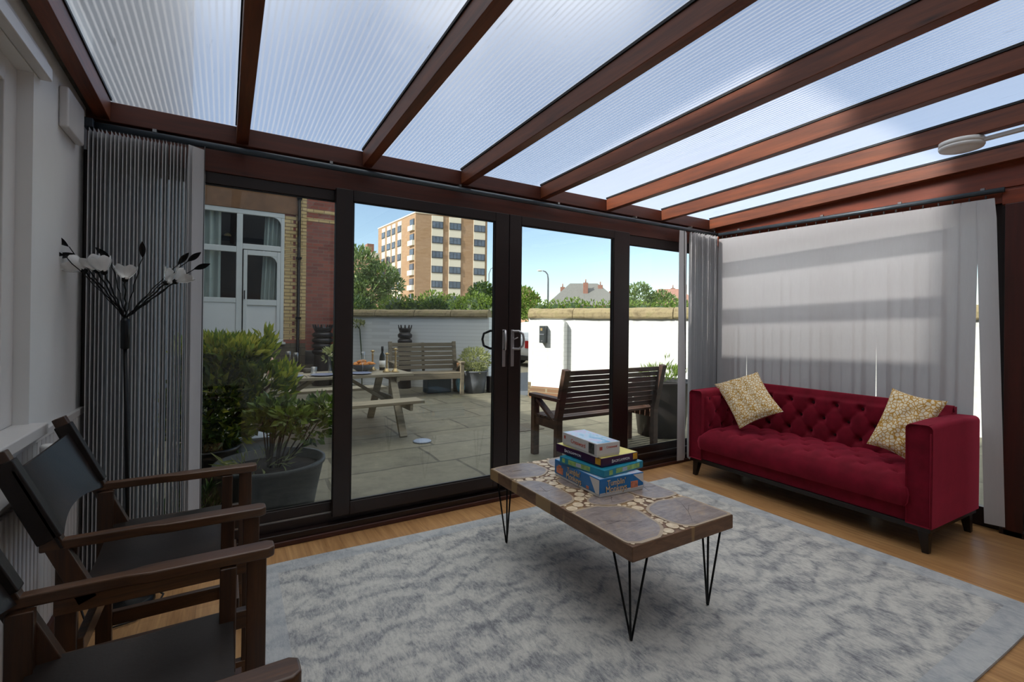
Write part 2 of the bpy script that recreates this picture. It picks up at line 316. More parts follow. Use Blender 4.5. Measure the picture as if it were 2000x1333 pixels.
# ---------------------------------------------------------------- mesh helpers
class MB:
    def __init__(s): s.v = []; s.f = []; s.mi = []; s.cur = 0; s.sm = []
    def add(s, vs, fs, smooth=False, T=None):
        o = len(s.v)
        s.v += [tuple(T @ Vector(p)) if T else tuple(p) for p in vs]
        for f in fs: s.f.append([i+o for i in f]); s.mi.append(s.cur); s.sm.append(smooth)
        return s
    def box(s, x0, x1, y0, y1, z0, z1, T=None):
        v = [(x, y, z) for z in (z0, z1) for y in (y0, y1) for x in (x0, x1)]
        return s.add(v, [(0, 2, 3, 1), (4, 5, 7, 6), (0, 1, 5, 4), (2, 6, 7, 3), (0, 4, 6, 2), (1, 3, 7, 5)], T=T)
    def bar(s, a, b, w, h, side=None, w2=None, h2=None):
        a, b = Vector(a), Vector(b); d = (b-a).normalized()
        sd = Vector(side) if side else (Vector((0, 0, 1)) if abs(d.z) < .9 else Vector((1, 0, 0)))
        u = d.cross(sd).normalized(); n = u.cross(d).normalized(); w2 = w2 or w; h2 = h2 or h
        vs = [a+u*(i*w/2)+n*(j*h/2) for i, j in ((-1, -1), (1, -1), (1, 1), (-1, 1))]+[b+u*(i*w2/2)+n*(j*h2/2) for i, j in ((-1, -1), (1, -1), (1, 1), (-1, 1))]
        return s.add(vs, [(0, 3, 2, 1), (4, 5, 6, 7), (0, 1, 5, 4), (1, 2, 6, 5), (2, 3, 7, 6), (3, 0, 4, 7)])
    def tube(s, pts, r, n=8, cap=True):
        pts = [Vector(p) for p in pts]; rs = r if isinstance(r, (list, tuple)) else [r]*len(pts)
        vs = []; fs = []; pu = None
        for i, p in enumerate(pts):
            d = (pts[min(i+1, len(pts)-1)]-pts[max(i-1, 0)]).normalized()
            if pu is None: pu = d.orthogonal().normalized()
            u = (pu-d*pu.dot(d)).normalized(); pu = u; q = d.cross(u)
            vs += [p+(u*math.cos(2*PI*k/n)+q*math.sin(2*PI*k/n))*rs[i] for k in range(n)]
        for i in range(len(pts)-1):
            for k in range(n): fs.append((i*n+k, i*n+(k+1) % n, (i+1)*n+(k+1) % n, (i+1)*n+k))
        if cap: fs += [tuple(range(n))[::-1], tuple((len(pts)-1)*n+k for k in range(n))]
        return s.add(vs, fs, True)
    def lathe(s, prof, c=(0, 0, 0), n=24, T=None):
        vs = []; fs = []
        for r, z in prof: vs += [(c[0]+r*math.cos(2*PI*k/n), c[1]+r*math.sin(2*PI*k/n), c[2]+z) for k in range(n)]
        for i in range(len(prof)-1):
            for k in range(n): fs.append((i*n+k, i*n+(k+1) % n, (i+1)*n+(k+1) % n, (i+1)*n+k))
        fs += [tuple(range(n))[::-1], tuple((len(prof)-1)*n+k for k in range(n))]
        return s.add(vs, fs, True, T)
    def prism(s, poly, z0, z1, T=None):
        n = len(poly)
        vs = [(x, y, z0) for x, y in poly]+[(x, y, z1) for x, y in poly]
        return s.add(vs, [tuple(range(n))[::-1], tuple(range(n, 2*n))]+[(i, (i+1) % n, n+(i+1) % n, n+i) for i in range(n)], T=T)
    def grid(s, fn, nu, nv, smooth=True, T=None):
        vs = [fn(i/nu, j/nv) for j in range(nv+1) for i in range(nu+1)]
        return s.add(vs, [(j*(nu+1)+i, j*(nu+1)+i+1, (j+1)*(nu+1)+i+1, (j+1)*(nu+1)+i) for j in range(nv) for i in range(nu)], smooth, T)
    def ball(s, c, r, n=12, m=8, sc=(1, 1, 1), T=None):
        prof = []
        vs = []; fs = []
        for i in range(m+1):
            a = PI*i/m
            for k in range(n): vs.append((c[0]+sc[0]*r*math.sin(a)*math.cos(2*PI*k/n), c[1]+sc[1]*r*math.sin(a)*math.sin(2*PI*k/n), c[2]-sc[2]*r*math.cos(a)))
        for i in range(m):
            for k in range(n): fs.append((i*n+k, i*n+(k+1) % n, (i+1)*n+(k+1) % n, (i+1)*n+k))
        return s.add(vs, fs, True, T)
    def build(s, name, mats, parent=None, world=True, bevel=0, seg=2, weld=False):
        """world=True: the points are in world space and the parent sits somewhere with no turn of its own."""
        me = bpy.data.meshes.new(name); me.from_pydata(s.v, [], s.f)
        mats = mats if isinstance(mats, (list, tuple)) else [mats]
        for m in mats: me.materials.append(M[m])
        me.polygons.foreach_set('material_index', s.mi); me.polygons.foreach_set('use_smooth', s.sm)
        me.validate(); 
        if weld:
            b = bmesh.new(); b.from_mesh(me); bmesh.ops.remove_doubles(b, verts=b.verts, dist=1e-5); b.to_mesh(me); b.free()
        me.update()
        o = bpy.data.objects.new(name, me); C.objects.link(o)
        if parent:
            o.parent = parent
            if world:
                r = parent
                off = Vector((0, 0, 0))
                while r: off += r.location; r = r.parent
                o.location = -off
        if bevel:
            b = o.modifiers.new('bevel', 'BEVEL'); b.width = bevel; b.segments = seg; b.limit_method = 'ANGLE'; b.angle_limit = math.radians(40)
            me.polygons.foreach_set('use_smooth', [True]*len(me.polygons))
            try: b.harden_normals = True
            except Exception: pass
        return o
def thing(name, label, cat, loc=(0, 0, 0), rz=0, group=None):
    o = bpy.data.objects.new(name, None); C.objects.link(o); o.location = loc; o.rotation_euler = (0, 0, rz); o.empty_display_size = .1
    return tag(o, label, cat, group)
def tag(o, label, cat, group=None, kind=None):
    o['label'] = label; o['category'] = cat
    if group: o['group'] = group
    if kind: o['kind'] = kind
    return o
def struct(o, label=None):
    o['kind'] = 'structure'
    if label: o['label'] = label
    return o
def sroot(name, loc=(0, 0, 0)):
    o = bpy.data.objects.new(name, None); C.objects.link(o); o.location = loc; o['kind'] = 'structure'; o.empty_display_size = .1; return o
def copy_tree(o, parent=None):
    c = o.copy(); C.objects.link(c); c.parent = parent
    for ch in list(o.children): copy_tree(ch, c)
    return c
def text(body, size, mat, parent, mw, name='lettering', ext=.0006, shear=0, sx=1):
    cu = bpy.data.curves.new(name, 'FONT'); cu.body = body; cu.size = size; cu.extrude = ext; cu.align_x = 'CENTER'; cu.align_y = 'CENTER'; cu.shear = shear
    tmp = bpy.data.objects.new('tmp', cu); C.objects.link(tmp)
    me = bpy.data.meshes.new_from_object(tmp.evaluated_get(bpy.context.evaluated_depsgraph_get())); bpy.data.objects.remove(tmp); me.name = name
    me.materials.clear(); me.materials.append(M[mat])
    o = bpy.data.objects.new(name, me); C.objects.link(o); o.parent = parent
    o.matrix_local = mw @ Matrix.Diagonal((sx, 1, 1, 1)); return o
def frame_m(o, x, y):
    """matrix whose local x, y run along the given directions, at o"""
    x = Vector(x).normalized(); y = Vector(y).normalized(); z = x.cross(y)
    return Matrix(((x.x, y.x, z.x, o[0]), (x.y, y.y, z.y, o[1]), (x.z, y.z, z.z, o[2]), (0, 0, 0, 1)))

# ================================================================ THE ROOM
XL, XR, YB = -.56, 4.06, 2.90
zr = lambda y: 2.255+.033*(2.87-y)
struct(MB().box(XL-.3, XR+.05, -1.8, 2.98, -.12, 0).build('floor', 'floor'))
# left wall with its window
b = MB()
b.box(-.86, XL, -1.8, 2.98, 0, .83).box(-.86, XL, -1.8, 2.98, 2.05, 2.6).box(-.86, XL, 2.19, 2.98, .83, 2.05).box(-.86, XL, -1.8, .3, .83, 2.05)
struct(b.build('wall_left', 'white_wall'))
struct(MB().box(XL-.3, XR+.05, -2.0, -1.8, -.12, 2.35).build('wall_front', 'white_wall'))
b = MB()
for i in range(56): b.box(XL, XL+.012, .3+i*.046, .3+i*.046+.040, .1, .80)
b.box(XL, XL+.016, .3, 2.86, .80, .83)
struct(b.build('trim_1', 'white_gloss', bevel=.003))
wn = sroot('window_1', (-.62, 1.2, .9))
b = MB()
b.box(-.64, -.6, 2.09, 2.19, .87, 2.05).box(-.64, -.6, .3, 2.09, 1.97, 2.05).box(-.64, -.6, .3, 2.09, .87, .95).box(-.64, -.6, 1.2, 1.27, .95, 1.97)
b.build('window_frame', 'white_gloss', wn, bevel=.004)
MB().box(-.624, -.618, .3, 2.1, .93, 1.99).build('pane', 'glass', wn)
b = MB(); b.grid(lambda u, v: (-.75+.02*math.sin(u*120), .3+u*1.8, .9+v*1.15), 160, 2); b.build('net_curtain', 'curtain', wn)
MB().box(-.66, -.515, .2, 2.21, .83, .87).build('window_sill', 'white_gloss', wn, bevel=.006)
MB().box(XL, -.527, .2, 2.25, 2.052, 2.10).box(XL, -.54, .2, 2.25, 2.10, 2.13).build('head_moulding', 'white_gloss', wn, bevel=.005)
struct(MB().box(XL, XL+.022, -1.8, 2.84, 0, .1).build('baseboard_left', 'brown_sill', bevel=.004))
o = MB().box(XL, XL+.03, 2.46, 2.70, 1.97, 2.13).build('pipe_cover', 'white_gloss', bevel=.008)
tag(o, 'small white boxed pipe cover high on the left wall by the rafter', 'cover')

# beams over the glass wall and over the right wall
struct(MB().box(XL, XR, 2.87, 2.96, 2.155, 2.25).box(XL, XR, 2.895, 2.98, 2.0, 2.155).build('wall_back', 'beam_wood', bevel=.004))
b = MB(); b.box(4.03, 4.11, -1.8, 2.87, 2.0, 2.12)
b.add([(4.02, 2.87, 2.11), (4.02, -1.8, 2.06), (4.02, -1.8, zr(-1.8)-.0), (4.02, 2.87, 2.25), (4.1, 2.87, 2.11), (4.1, -1.8, 2.06), (4.1, -1.8, zr(-1.8)), (4.1, 2.87, 2.25)],
      [(0, 1, 2, 3), (7, 6, 5, 4), (0, 4, 5, 1), (3, 2, 6, 7), (1, 5, 6, 2), (0, 3, 7, 4)])
b.box(4.01, 4.1, -1.8, .9, 1.985, 2.07)
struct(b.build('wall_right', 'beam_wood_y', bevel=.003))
# rafters
ords = ['against the left white wall', 'first clear of the left wall', 'second clear of the left wall', 'third clear of the left wall', 'fourth clear of the left wall', 'fifth clear of the left wall, the first one lit orange', 'above the red sofa seat, with the round light under it', 'right against the sofa side wall, topmost above the grey blinds']
for i, x in enumerate([-.50, .065, .715, 1.36, 2.005, 2.655, 3.30, 3.965]):
    r = thing('rafter', 'red-brown timber roof rafter, '+ords[i], 'rafter', (x, 2.87, 2.16), group='roof rafters')
    w0 = .03
    b = MB(); b.bar((x, 2.87, zr(2.87)-.048), (x, -1.8, zr(-1.8)-.048), .055, .092)
    b.build('beam', 'rafter_wood', r, bevel=.003)
    b = MB(); b.bar((x, 2.87, zr(2.87)+.004), (x, -1.8, zr(-1.8)+.004), .066, .012); b.build('glazing_strip', 'rubber', r)
    if i == 0:
        b = MB(); b.bar((x-.042, 2.87, zr(2.87)-.04), (x-.042, -1.8, zr(-1.8)-.04), .028, .05); b.build('flashing', 'iron', r)
ce = sroot('ceiling', (2, 1, 2.27))
xs = [-.50, .065, .715, 1.36, 2.005, 2.655, 3.30, 3.965]
for i in range(7):
    b = MB(); x0, x1 = xs[i]+.004, xs[i+1]-.004
    b.add([(x0, 2.97, zr(2.97)+.012), (x1, 2.97, zr(2.97)+.012), (x1, -1.8, zr(-1.8)+.012), (x0, -1.8, zr(-1.8)+.012)], [(0, 1, 2, 3)])
    b.build('roof_panel', 'poly', ce)

# sliding doors
def door_panel(name, x0, x1, y0, y1, gx0, gx1, z0=.1, z1=2.005, gz0=.175, gz1=1.94):
    r = sroot(name, ((x0+x1)/2, (y0+y1)/2, z0))
    b = MB(); b.box(x0, gx0, y0, y1, z0, z1).box(gx1, x1, y0, y1, z0, z1).box(gx0, gx1, y0, y1, z0, gz0).box(gx0, gx1, y0, y1, gz1, z1)
    b.build('door_frame', 'frame_brown', r, bevel=.004)
    ym = (y0+y1)/2
    MB().box(gx0-.01, gx1+.01, ym, ym+.006, gz0-.01, gz1+.01).build('pane', 'glass', r)
    b = MB(); t = .008
    b.box(gx0, gx0+t, y0+.006, y0+.014, gz0, gz1).box(gx1-t, gx1, y0+.006, y0+.014, gz0, gz1).box(gx0, gx1, y0+.006, y0+.014, gz0, gz0+t).box(gx0, gx1, y0+.006, y0+.014, gz1-t, gz1)
    b.build('gasket', 'rubber', r)
    return r
door_panel('door_1', -.52, .60, 2.905, 2.95, -.45, .55)
dA = door_panel('door_2', .537, 1.702, 2.85, 2.895, .634, 1.592)
dB = door_panel('door_3', 1.706, 2.875, 2.85, 2.895, 1.804, 2.70)
door_panel('door_4', 2.80, 4.03, 2.905, 2.95, 2.895, 3.96, gz1=1.92)
def handle(parent, x, y, sgn, side, mat):
    b = MB()
    b.box(x-.013, x+.013, y+(0 if side < 0 else -.006), y+(.006 if side < 0 else 0), .93, 1.19)
    k = side
    b.tube([(x, y, 1.18), (x+sgn*.03, y+k*.035, 1.18), (x+sgn*.055, y+k*.05, 1.16), (x+sgn*.06, y+k*.055, 1.12), (x+sgn*.055, y+k*.05, 1.075), (x+sgn*.03, y+k*.035, 1.055), (x, y, 1.055)], .009, 8)
    b.build('door_handle', mat, parent, bevel=.002)
handle(dA, 1.665, 2.844, -.35, -1, 'silver'); handle(dA, 1.655, 2.901, -1.7, 1, 'dark_metal')
handle(dB, 1.735, 2.844, 1.0, -1, 'silver')
MB().tube([(1.735, 2.835, 1.12), (1.765, 2.82, 1.135)], .004).build('lock_lever', 'silver', dB)
b = MB(); b.box(-.56, 4.03, 2.845, 3.0, 0, .062).box(-.56, 4.03, 2.895, 2.905, .06, .115)
b.box(-.56, -.52, 2.84, 2.98, 0, 2.0).box(3.97, 4.06, 2.86, 2.98, 0, 2.0)
struct(b.build('trim_2', 'frame_brown', bevel=.004))
struct(MB().box(-.5, 4.0, 2.83, 2.846, 0, .028).build('baseboard_back', 'brown_sill', bevel=.005))
struct(MB().box(-.45, .55, 2.899, 2.903, .115, .122).box(2.87, 3.9, 2.899, 2.903, .115, .122).build('trim_3', 'alu'))
# right wall glazing behind the blinds and the boarded door
wr = sroot('window_2', (4.08, 1.9, .1))
b = MB(); b.box(4.05, 4.1, .88, 2.87, 0, .12).box(4.05, 4.1, .88, .96, .12, 2.0).box(4.05, 4.1, 2.78, 2.87, .12, 2.0).box(4.05, 4.1, 1.84, 1.9, .12, 2.0).box(4.05, 4.1, .96, 2.8, 1.93, 2.0)
b.build('window_frame', 'frame_brown', wr, bevel=.003)
MB().box(4.074, 4.08, .94, 2.8, .1, 1.95).build('pane', 'glass', wr)
dd = sroot('door_5', (4.05, -.2, 0))
b = MB(); b.box(4.0, 4.1, .80, .885, 0, 1.985); b.build('door_frame', 'door_wood', dd, bevel=.004)
b = MB()
for i in range(26): b.box(4.035, 4.08, .795-i*.1-.096, .795-i*.1, .06, 1.985)
b.build('door_boards', 'door_wood', dd, bevel=.004)
MB().box(4.0, 4.1, -1.8, .9, 0, .035).box(4.02, 4.1, -1.8, .9, .035, .06).build('door_threshold', 'frame_brown', dd, bevel=.003)
MB().box(4.012, 4.02, -1.8, .8, .035, .045).build('rail', 'alu', dd)

# blinds
tr = thing('blind_track', 'slim grey blind track running along the glass doors and turning down the sofa wall', 'blind track', (-.5, 2.82, 2.1))
b = MB(); b.tube([(-.55, 2.815, 2.108), (3.99, 2.815, 2.103)], .0165, 10); b.build('rail', 'track_grey', tr)
b = MB(); b.tube([(3.99, 2.83, 2.103), (3.99, .885, 2.071)], .0165, 10); b.build('rail', 'track_grey', tr)
b = MB(); b.box(-.552, -.548+.03, 2.78, 2.84, 2.088, 2.128); b.build('end_cap', 'track_grey', tr, bevel=.003)
for q in [(x, 2.815, 2.125) for x in (-.3, .5, 1.3, 2.1, 2.9, 3.6)]+[(3.99, y, 2.118-(2.83-y)*.0165) for y in (2.6, 1.9, 1.4, .98)]:
    MB().box(q[0]-.008, q[0]+.008, q[1]-.01, q[1]+.03 if q[0] < 3.9 else q[1]+.01, q[2]-.002, q[2]+.012).build('bracket', 'alu', tr)
def slat(parent, x, y, a, ztop, zbot=.045, w=.089, bx=0, by=0, ab=None, hook=True, bowk=.001, hem=False):
    ab = a if ab is None else ab
    def fn(u, v):
        t = 1-v; aa = a+(ab-a)*t**1.3; cx = x+bx*t; cy = y+by*t; h = (u-.5)*w; bow = bowk*math.cos((u-.5)*PI)
        if v > .985: h *= .86
        return (cx+h*math.cos(aa)-bow*math.sin(aa), cy+h*math.sin(aa)+bow*math.cos(aa), zbot+(ztop-zbot)*v)
    b = MB(); b.grid(fn, 4, 16)
    if hem:
        ex = -w/2*math.cos(a); ey = -w/2*math.sin(a); b.box(x+ex-.0017, x+ex+.0017, y+ey-.001, y+ey, zbot, ztop-.02)
    o = b.build('slat', 'blind_fabric', parent)
    if hook: b = MB(); b.box(x-.004, x+.004, y-.004, y+.004, ztop, ztop+.02); b.build('hook', 'rubber', o)
vb = thing('vertical_blind', 'dark striped blind stack drawn to the left end of the glass doors', 'blind', (-.33, 2.8, 0))
rn = random.Random(3)
for i in range(27): slat(vb, -.525+i*.0146+rn.uniform(-.002, .002), 2.80, PI/2-.035+rn.uniform(-.012, .012), 2.08, hook=False, hem=True)
slat(vb, -.132, 2.79, .62, 2.08, hook=False)
b = MB(); b.tube([(-.098, 2.79, 2.09), (-.1, 2.792, 1.2), (-.098, 2.79, .1)], .0022, 5); b.build('pull_cord', 'black_plastic', vb)
vb = thing('vertical_blind', 'pale grey vertical blind bunched in the corner by the far arm of the sofa', 'blind', (3.7, 2.8, 0))
for i in range(11): slat(vb, 3.565+i*.036+rn.uniform(-.004, .004), 2.79, 1.05+rn.uniform(-.12, .12), 2.075, hook=False, bowk=.004)
slat(vb, 3.44, 2.775, -.05, 2.075, hook=False); slat(vb, 3.50, 2.80, .25, 2.075, hook=False)
b = MB(); b.tube([(3.43, 2.75, 2.07), (3.432, 2.745, 1.6), (3.45, 2.74, 1.0), (3.452, 2.74, .85)], .004, 6); b.build('pull_wand', 'rubber', vb)
vb = thing('vertical_blind', 'pale grey vertical blind hanging closed across the window behind the red sofa', 'blind', (3.99, 1.85, 0))
ys = [2.76, 2.72, 2.67, 2.62, 2.55, 2.48, 2.40, 2.32, 2.24, 2.17, 2.09, 2.01, 1.94, 1.86, 1.79, 1.71, 1.64, 1.565, 1.49, 1.42, 1.34, 1.27, 1.19, 1.12, 1.04, .965]
for i, y in enumerate(ys):
    by = rn.uniform(-.006, .006); ab = None
    if i == 4: by = .012
    if i == 5: by = -.030
    if i == 6: by = -.012
    if i == 17: by = .018
    if i == 18: by = -.016
    if i == 24: by = .028
    if i == 25: by = -.05; ab = PI/2+.25
    if i == 23: by = .02
    slat(vb, 3.985, y, PI/2+.06, 2.060-(2.83-y)*.0165, by=by, ab=ab)

# ceiling light and its conduit
t = thing('ceiling_light', 'round white flush ceiling light fixed under a rafter near the sofa wall', 'light', (3.32, .9, 2.19))
MB().lathe([(.085, .022), (.092, .02), (.092, .045), (.08, .047)], (3.32, .90, 2.178)).build('lamp_base', 'glow_white', t)
MB().lathe([(.0, -.004), (.07, 0), (.088, .006), (.092, .014), (.092, .022), (.085, .024)], (3.32, .90, 2.176)).build('diffuser', 'glow_white', t)
o = MB().bar((3.322, .81, 2.205), (3.322, -1.6, 2.285), .028, .018).build('cable_conduit', 'white_plastic', bevel=.002)
tag(o, 'white cable conduit running along the rafter to the round ceiling light', 'conduit')

# ================================================================ FURNITURE
# rug
def rug():
    w, l = 2.95, 2.04
    def fn(u, v):
        x = (u-.5)*w; y = (v-.5)*l
        return (x+.006*math.sin(v*9), y+.006*math.sin(u*11+1), .011)
    b = MB(); b.grid(fn, 60, 40)
    n = 61; e = []
    loop = [i for i in range(n)]+[j*n+60 for j in range(1, 41)]+[40*n+i for i in range(59, -1, -1)]+[j*n for j in range(39, 0, -1)]
    vs = [b.v[i] for i in loop]; k = len(vs)
    b.add(vs+[(x, y, .001) for x, y, z in vs], [(i, k+i, k+(i+1) % k, (i+1) % k) for i in range(k)])
    o = b.build('rug', 'rug'); o.location = (1.585, 1.585, 0); o.rotation_euler.z = math.radians(-.9)
    return o
tag(rug(), 'large faded grey and blue vintage pattern rug on the oak floor', 'rug')

# coffee table
plain('slice_big', srgb(128, 116, 114), .4, var=.3, scale=5)
def mk_slice():
    t = NT('slice_wood'); v = t.coord(); k = t.noise(v, 6, 7, .75, 2.2); k2 = t.noise(t.coord((4, 30, 4)), 2, 4, .7, 1)
    c = t.mix(.5, t.ramp(k, [(.34, srgb(92, 78, 74)), (.5, srgb(146, 134, 132)), (.66, srgb(186, 156, 124))]), t.ramp(k2, [(.3, srgb(104, 90, 84)), (.7, srgb(172, 160, 154))]))
    t.col(c); M['slice'] = t.set(.36)
    plain('slice_rim', srgb(176, 156, 132), .45, var=.12, scale=20)
    t = NT('slice_pale'); v = t.coord(); k = t.noise(v, 60, 3)
    t.col(t.ramp(k, [(.3, srgb(200, 176, 142)), (.7, srgb(232, 214, 186))])); M['slice_pale'] = t.set(.45)
    t = NT('table_edge'); v = t.coord((3, 3, 14)); k = t.noise(v, 2, 6, .7, .8)
    p = t.ramp(t.noise(t.coord((6, 6, 1)), 1.2, 2), [(.56, (0, 0, 0, 1)), (.58, (1, 1, 1, 1))])
    c = t.mix(t.math('MULTIPLY', p, .75), t.ramp(k, [(.3, srgb(84, 60, 44)), (.7, srgb(134, 100, 74))]), srgb(160, 130, 88))
    t.col(c); M['table_edge'] = t.set(.5)
mk_slice()
TX, TY, TZ = 1.275, 1.235, .42
ct = thing('coffee_table', 'low coffee table with log slice top and black hairpin legs on the rug', 'coffee table', (TX+.3, TY+.54, 0))
MB().box(TX, TX+.60, TY, TY+1.08, TZ-.062, TZ-.003).build('table_top', 'table_edge', ct, bevel=.004)
r4 = random.Random(11); b = MB()
big = [(.10, .19, .17, .19), (.47, .12, .19, .15), (.53, .43, .13, .16), (.27, .40, .13, .075), (.02, .62, .12, .19), (.12, .96, .16, .13), (.46, .93, .13, .15), (.50, .70, .055, .05), (.27, .66, .09, .09)]
def inbig(x, y, pad):
    for cx, cy, rx, ry in big:
        if ((abs(x-cx)/(rx+pad))**2.3+(abs(y-cy)/(ry+pad))**2.3) < 1: return True
    return False
own = []
for bi, (cx, cy, rx, ry) in enumerate(big):
    poly = []
    for k in range(48):
        a = 2*PI*k/48; rr = 1/((abs(math.cos(a))/rx)**2.3+(abs(math.sin(a))/ry)**2.3)**(1/2.3); rr *= 1+.035*math.sin(3*a+bi)+.02*math.sin(7*a+2*bi)
        while rr > .004:   # stop short of a neighbour or the edge
            x = cx+rr*math.cos(a); y = cy+rr*math.sin(a)
            if all(((x-c2)**2/(rx2*rx2)+(y-c3)**2/(ry2*ry2))**.5-((x-cx)**2/(rx*rx)+(y-cy)**2/(ry*ry))**.5 > .03 for j, (c2, c3, rx2, ry2) in enumerate(big) if j != bi): break
            rr -= .003
        x = min(max(cx+rr*math.cos(a), .002), .598); y = min(max(cy+rr*math.sin(a), .002), 1.078)
        poly.append((TX+x, TY+y))
    gx = sum(p[0] for p in poly)/len(poly); gy = sum(p[1] for p in poly)/len(poly)
    b.cur = 2; b.prism(poly, TZ-.003, TZ-.0002); b.cur = 0; b.prism([(gx+(x-gx)*.92, gy+(y-gy)*.92) for x, y in poly], TZ-.0004, TZ)
    b.cur = 3
    for q in range(3):
        a = r4.uniform(0, 6.28); ll = r4.uniform(.35, .85); px, py = poly[int(a/6.28*48) % 48]; e = Vector((gx+(px-gx)*ll, gy+(py-gy)*ll, TZ+.0001)); b.bar((gx+.004*q, gy, TZ+.0001), e, .0016, .0005, (0, 0, 1), .0003, .0005)
    b.cur = 0
    own.append([(x-TX, y-TY) for x, y in poly])
def inside(x, y, P):
    c = False
    for i in range(len(P)):
        x1, y1 = P[i]; x2, y2 = P[i-1]
        if (y1 > y) != (y2 > y) and x < (x2-x1)*(y-y1)/(y2-y1)+x1: c = not c
    return c
allp = [p for P in own for p in P]
b.cur = 1; discs = []
for rad in (.026, .022, .018, .014, .010, .007):
    for _ in range(1500):
        x, y = r4.uniform(rad, .60-rad), r4.uniform(rad, 1.08-rad)
        if any((x-q[0])**2+(y-q[1])**2 < (rad+q[2]+.001)**2 for q in discs): continue
        if any(inside(x, y, P) for P in own): continue
        if any((x-p[0])**2+(y-p[1])**2 < (rad*.80)**2 for p in allp): continue
        discs.append((x, y, rad))
for x, y, rad in discs:
    ph = r4.uniform(0, 6); b.prism([(TX+x+rad*(1+.06*math.sin(2*2*PI*k/14+ph))*math.cos(2*PI*k/14), TY+y+rad*(1+.06*math.sin(4*PI*k/14+ph))*math.sin(2*PI*k/14)) for k in range(14)], TZ-.003, TZ-.0003)
b.build('log_slice_inlay', ['slice', 'slice_pale', 'slice_rim', 'soil'], ct)
for fx, fy, sx, sy in ((.07, .07, 1, 1), (.53, .07, -1, 1), (.07, 1.01, 1, -1), (.53, 1.01, -1, -1)):
    x, y = TX+fx, TY+fy; zb = .0175; b = MB()
    b.tube([(x-sx*.045, y-sy*.03, TZ-.06), (x-sx*.003, y, zb)], .0045, 8); b.tube([(x-sx*.035+sx*.085, y-sy*.035, TZ-.06), (x+sx*.002, y, zb)], .0045, 8); b.tube([(x-sx*.04, y-sy*.04+sy*.105, TZ-.06), (x, y+sy*.003, zb)], .0045, 8)
    b.box(x-.055, x+.055, y-.055, y+.055, TZ-.066, TZ-.062); b.ball((x, y, zb), .0065, 8, 6, (1, 1, .8))
    b.build('leg', 'black_metal', ct)

# board games stacked on the table
plain('box_blue', srgb(20, 110, 176), .3, var=.15, scale=9); plain('box_white', srgb(214, 212, 210), .35, var=.03)
plain('box_teal', srgb(40, 140, 168), .3, var=.15, scale=14); plain('box_purple', srgb(58, 22, 62), .3, var=.2)
plain('ink_cream', srgb(226, 196, 152), .5); plain('ink_white', srgb(226, 220, 224), .5); plain('ink_red', srgb(190, 84, 66), .5); plain('ink_dark', srgb(40, 14, 16), .5)
plain('ink_ochre', srgb(206, 152, 40), .5, var=.2, scale=30); plain('ink_yellow', srgb(232, 220, 130), .5, var=.1); plain('ink_lime', srgb(150, 186, 110), .5, var=.3, scale=40)
plain('ink_orange', srgb(206, 126, 96), .5, var=.35, scale=60); plain('ink_photo', srgb(60, 60, 60), .5, var=.9, scale=60); plain('ink_pale', srgb(178, 190, 208), .5, var=.1, scale=60)
def mk_top():
    t = NT('sky_print'); k = t.noise(t.coord(), 16, 4, .6, .8)
    t.col(t.ramp(k, [(.35, srgb(96, 168, 208)), (.5, srgb(196, 220, 238)), (.62, srgb(206, 196, 224))])); M['sky_print'] = t.set(.3)
mk_top()
def gbox(label, x, y, z0, z1, sx, sy, rz, side, top=None, lid=None, grp='board games on the coffee table'):
    r = thing('board_game', label, 'board game', (x, y, z0), math.radians(rz), grp)
    h = z1-z0
    MB().box(.002, sx-.002, .002, sy-.002, .0005, h-.008).build('box_base', lid or side, r, False, bevel=.0015)
    MB().box(0, sx, 0, sy, h*.14, h-.0006).build('lid', side, r, False, bevel=.002)
    if top: MB().box(.004, sx-.004, .004, sy-.004, h-.0008, h-.0002).build('cover_print', top, r, False)
    return r, h
FR = lambda x, z: frame_m((x, -.0008, z), (1, 0, 0), (0, 0, 1))
LF = lambda y, z: frame_m((-.0008, y, z), (0, -1, 0), (0, 0, 1))
r, h = gbox('big blue game box with tan lettering, bottom of the stack on the coffee table', 1.495, 1.66, .4205, .506, .272, .38, -3.4, 'box_blue', 'sky_print', 'box_white')
for bod, zz, s_ in (("Tumblin'", .060, .040), ("Monkeys", .030, .045)):
    text(bod, s_, 'ink_dark', r, FR(.102, zz), ext=.0004, sx=.84); text(bod, s_*.96, 'ink_cream', r, frame_m((.101, -.0016, zz+.0005), (1, 0, 0), (0, 0, 1)), sx=.84)
    text(bod, s_, 'ink_dark', r, LF(.205, zz), ext=.0004, sx=.84); text(bod, s_*.96, 'ink_cream', r, frame_m((-.0016, .205, zz+.0005), (0, -1, 0), (0, 0, 1)), sx=.84)
b = MB(); b.add([(.205, -.0006, h*.95), (.270, -.0006, h*.95), (.270, -.0006, h*.4)], [(0, 1, 2)]).add([(-.0006, .001, h*.95), (-.0006, .075, h*.95), (-.0006, .028, h*.16), (-.0006, .001, h*.16)], [(0, 3, 2, 1)])
b.add([(0.002, -.0006, h*.16), (.27, -.0006, h*.16), (.27, -.0006, h*.26), (.002, -.0006, h*.22)], [(0, 1, 2, 3)]); b.build('white_flash', 'box_white', r, False)
b = MB(); b.box(.19, .235, -.0012, 0, .018, .05).box(-.0012, 0, .30, .36, .02, .055).box(-.0012, 0, .315, .345, .05, .065).box(-.0012, 0, .08, .10, .016, .03); b.build('picture_print', 'ink_orange', r, False)
r, h = gbox('teal and lime patterned game box, second from the bottom of the stack', 1.525, 1.662, .5065, .5435, .290, .305, 5.8, 'box_teal')
MB().box(.085, .26, -.0012, 0, .009, .031).box(-.0012, 0, .09, .24, .009, .031).box(.035, .06, -.0012, 0, .008, .03).box(-.0012, 0, .265, .285, .01, .03).build('picture_print', 'ink_lime', r, False)
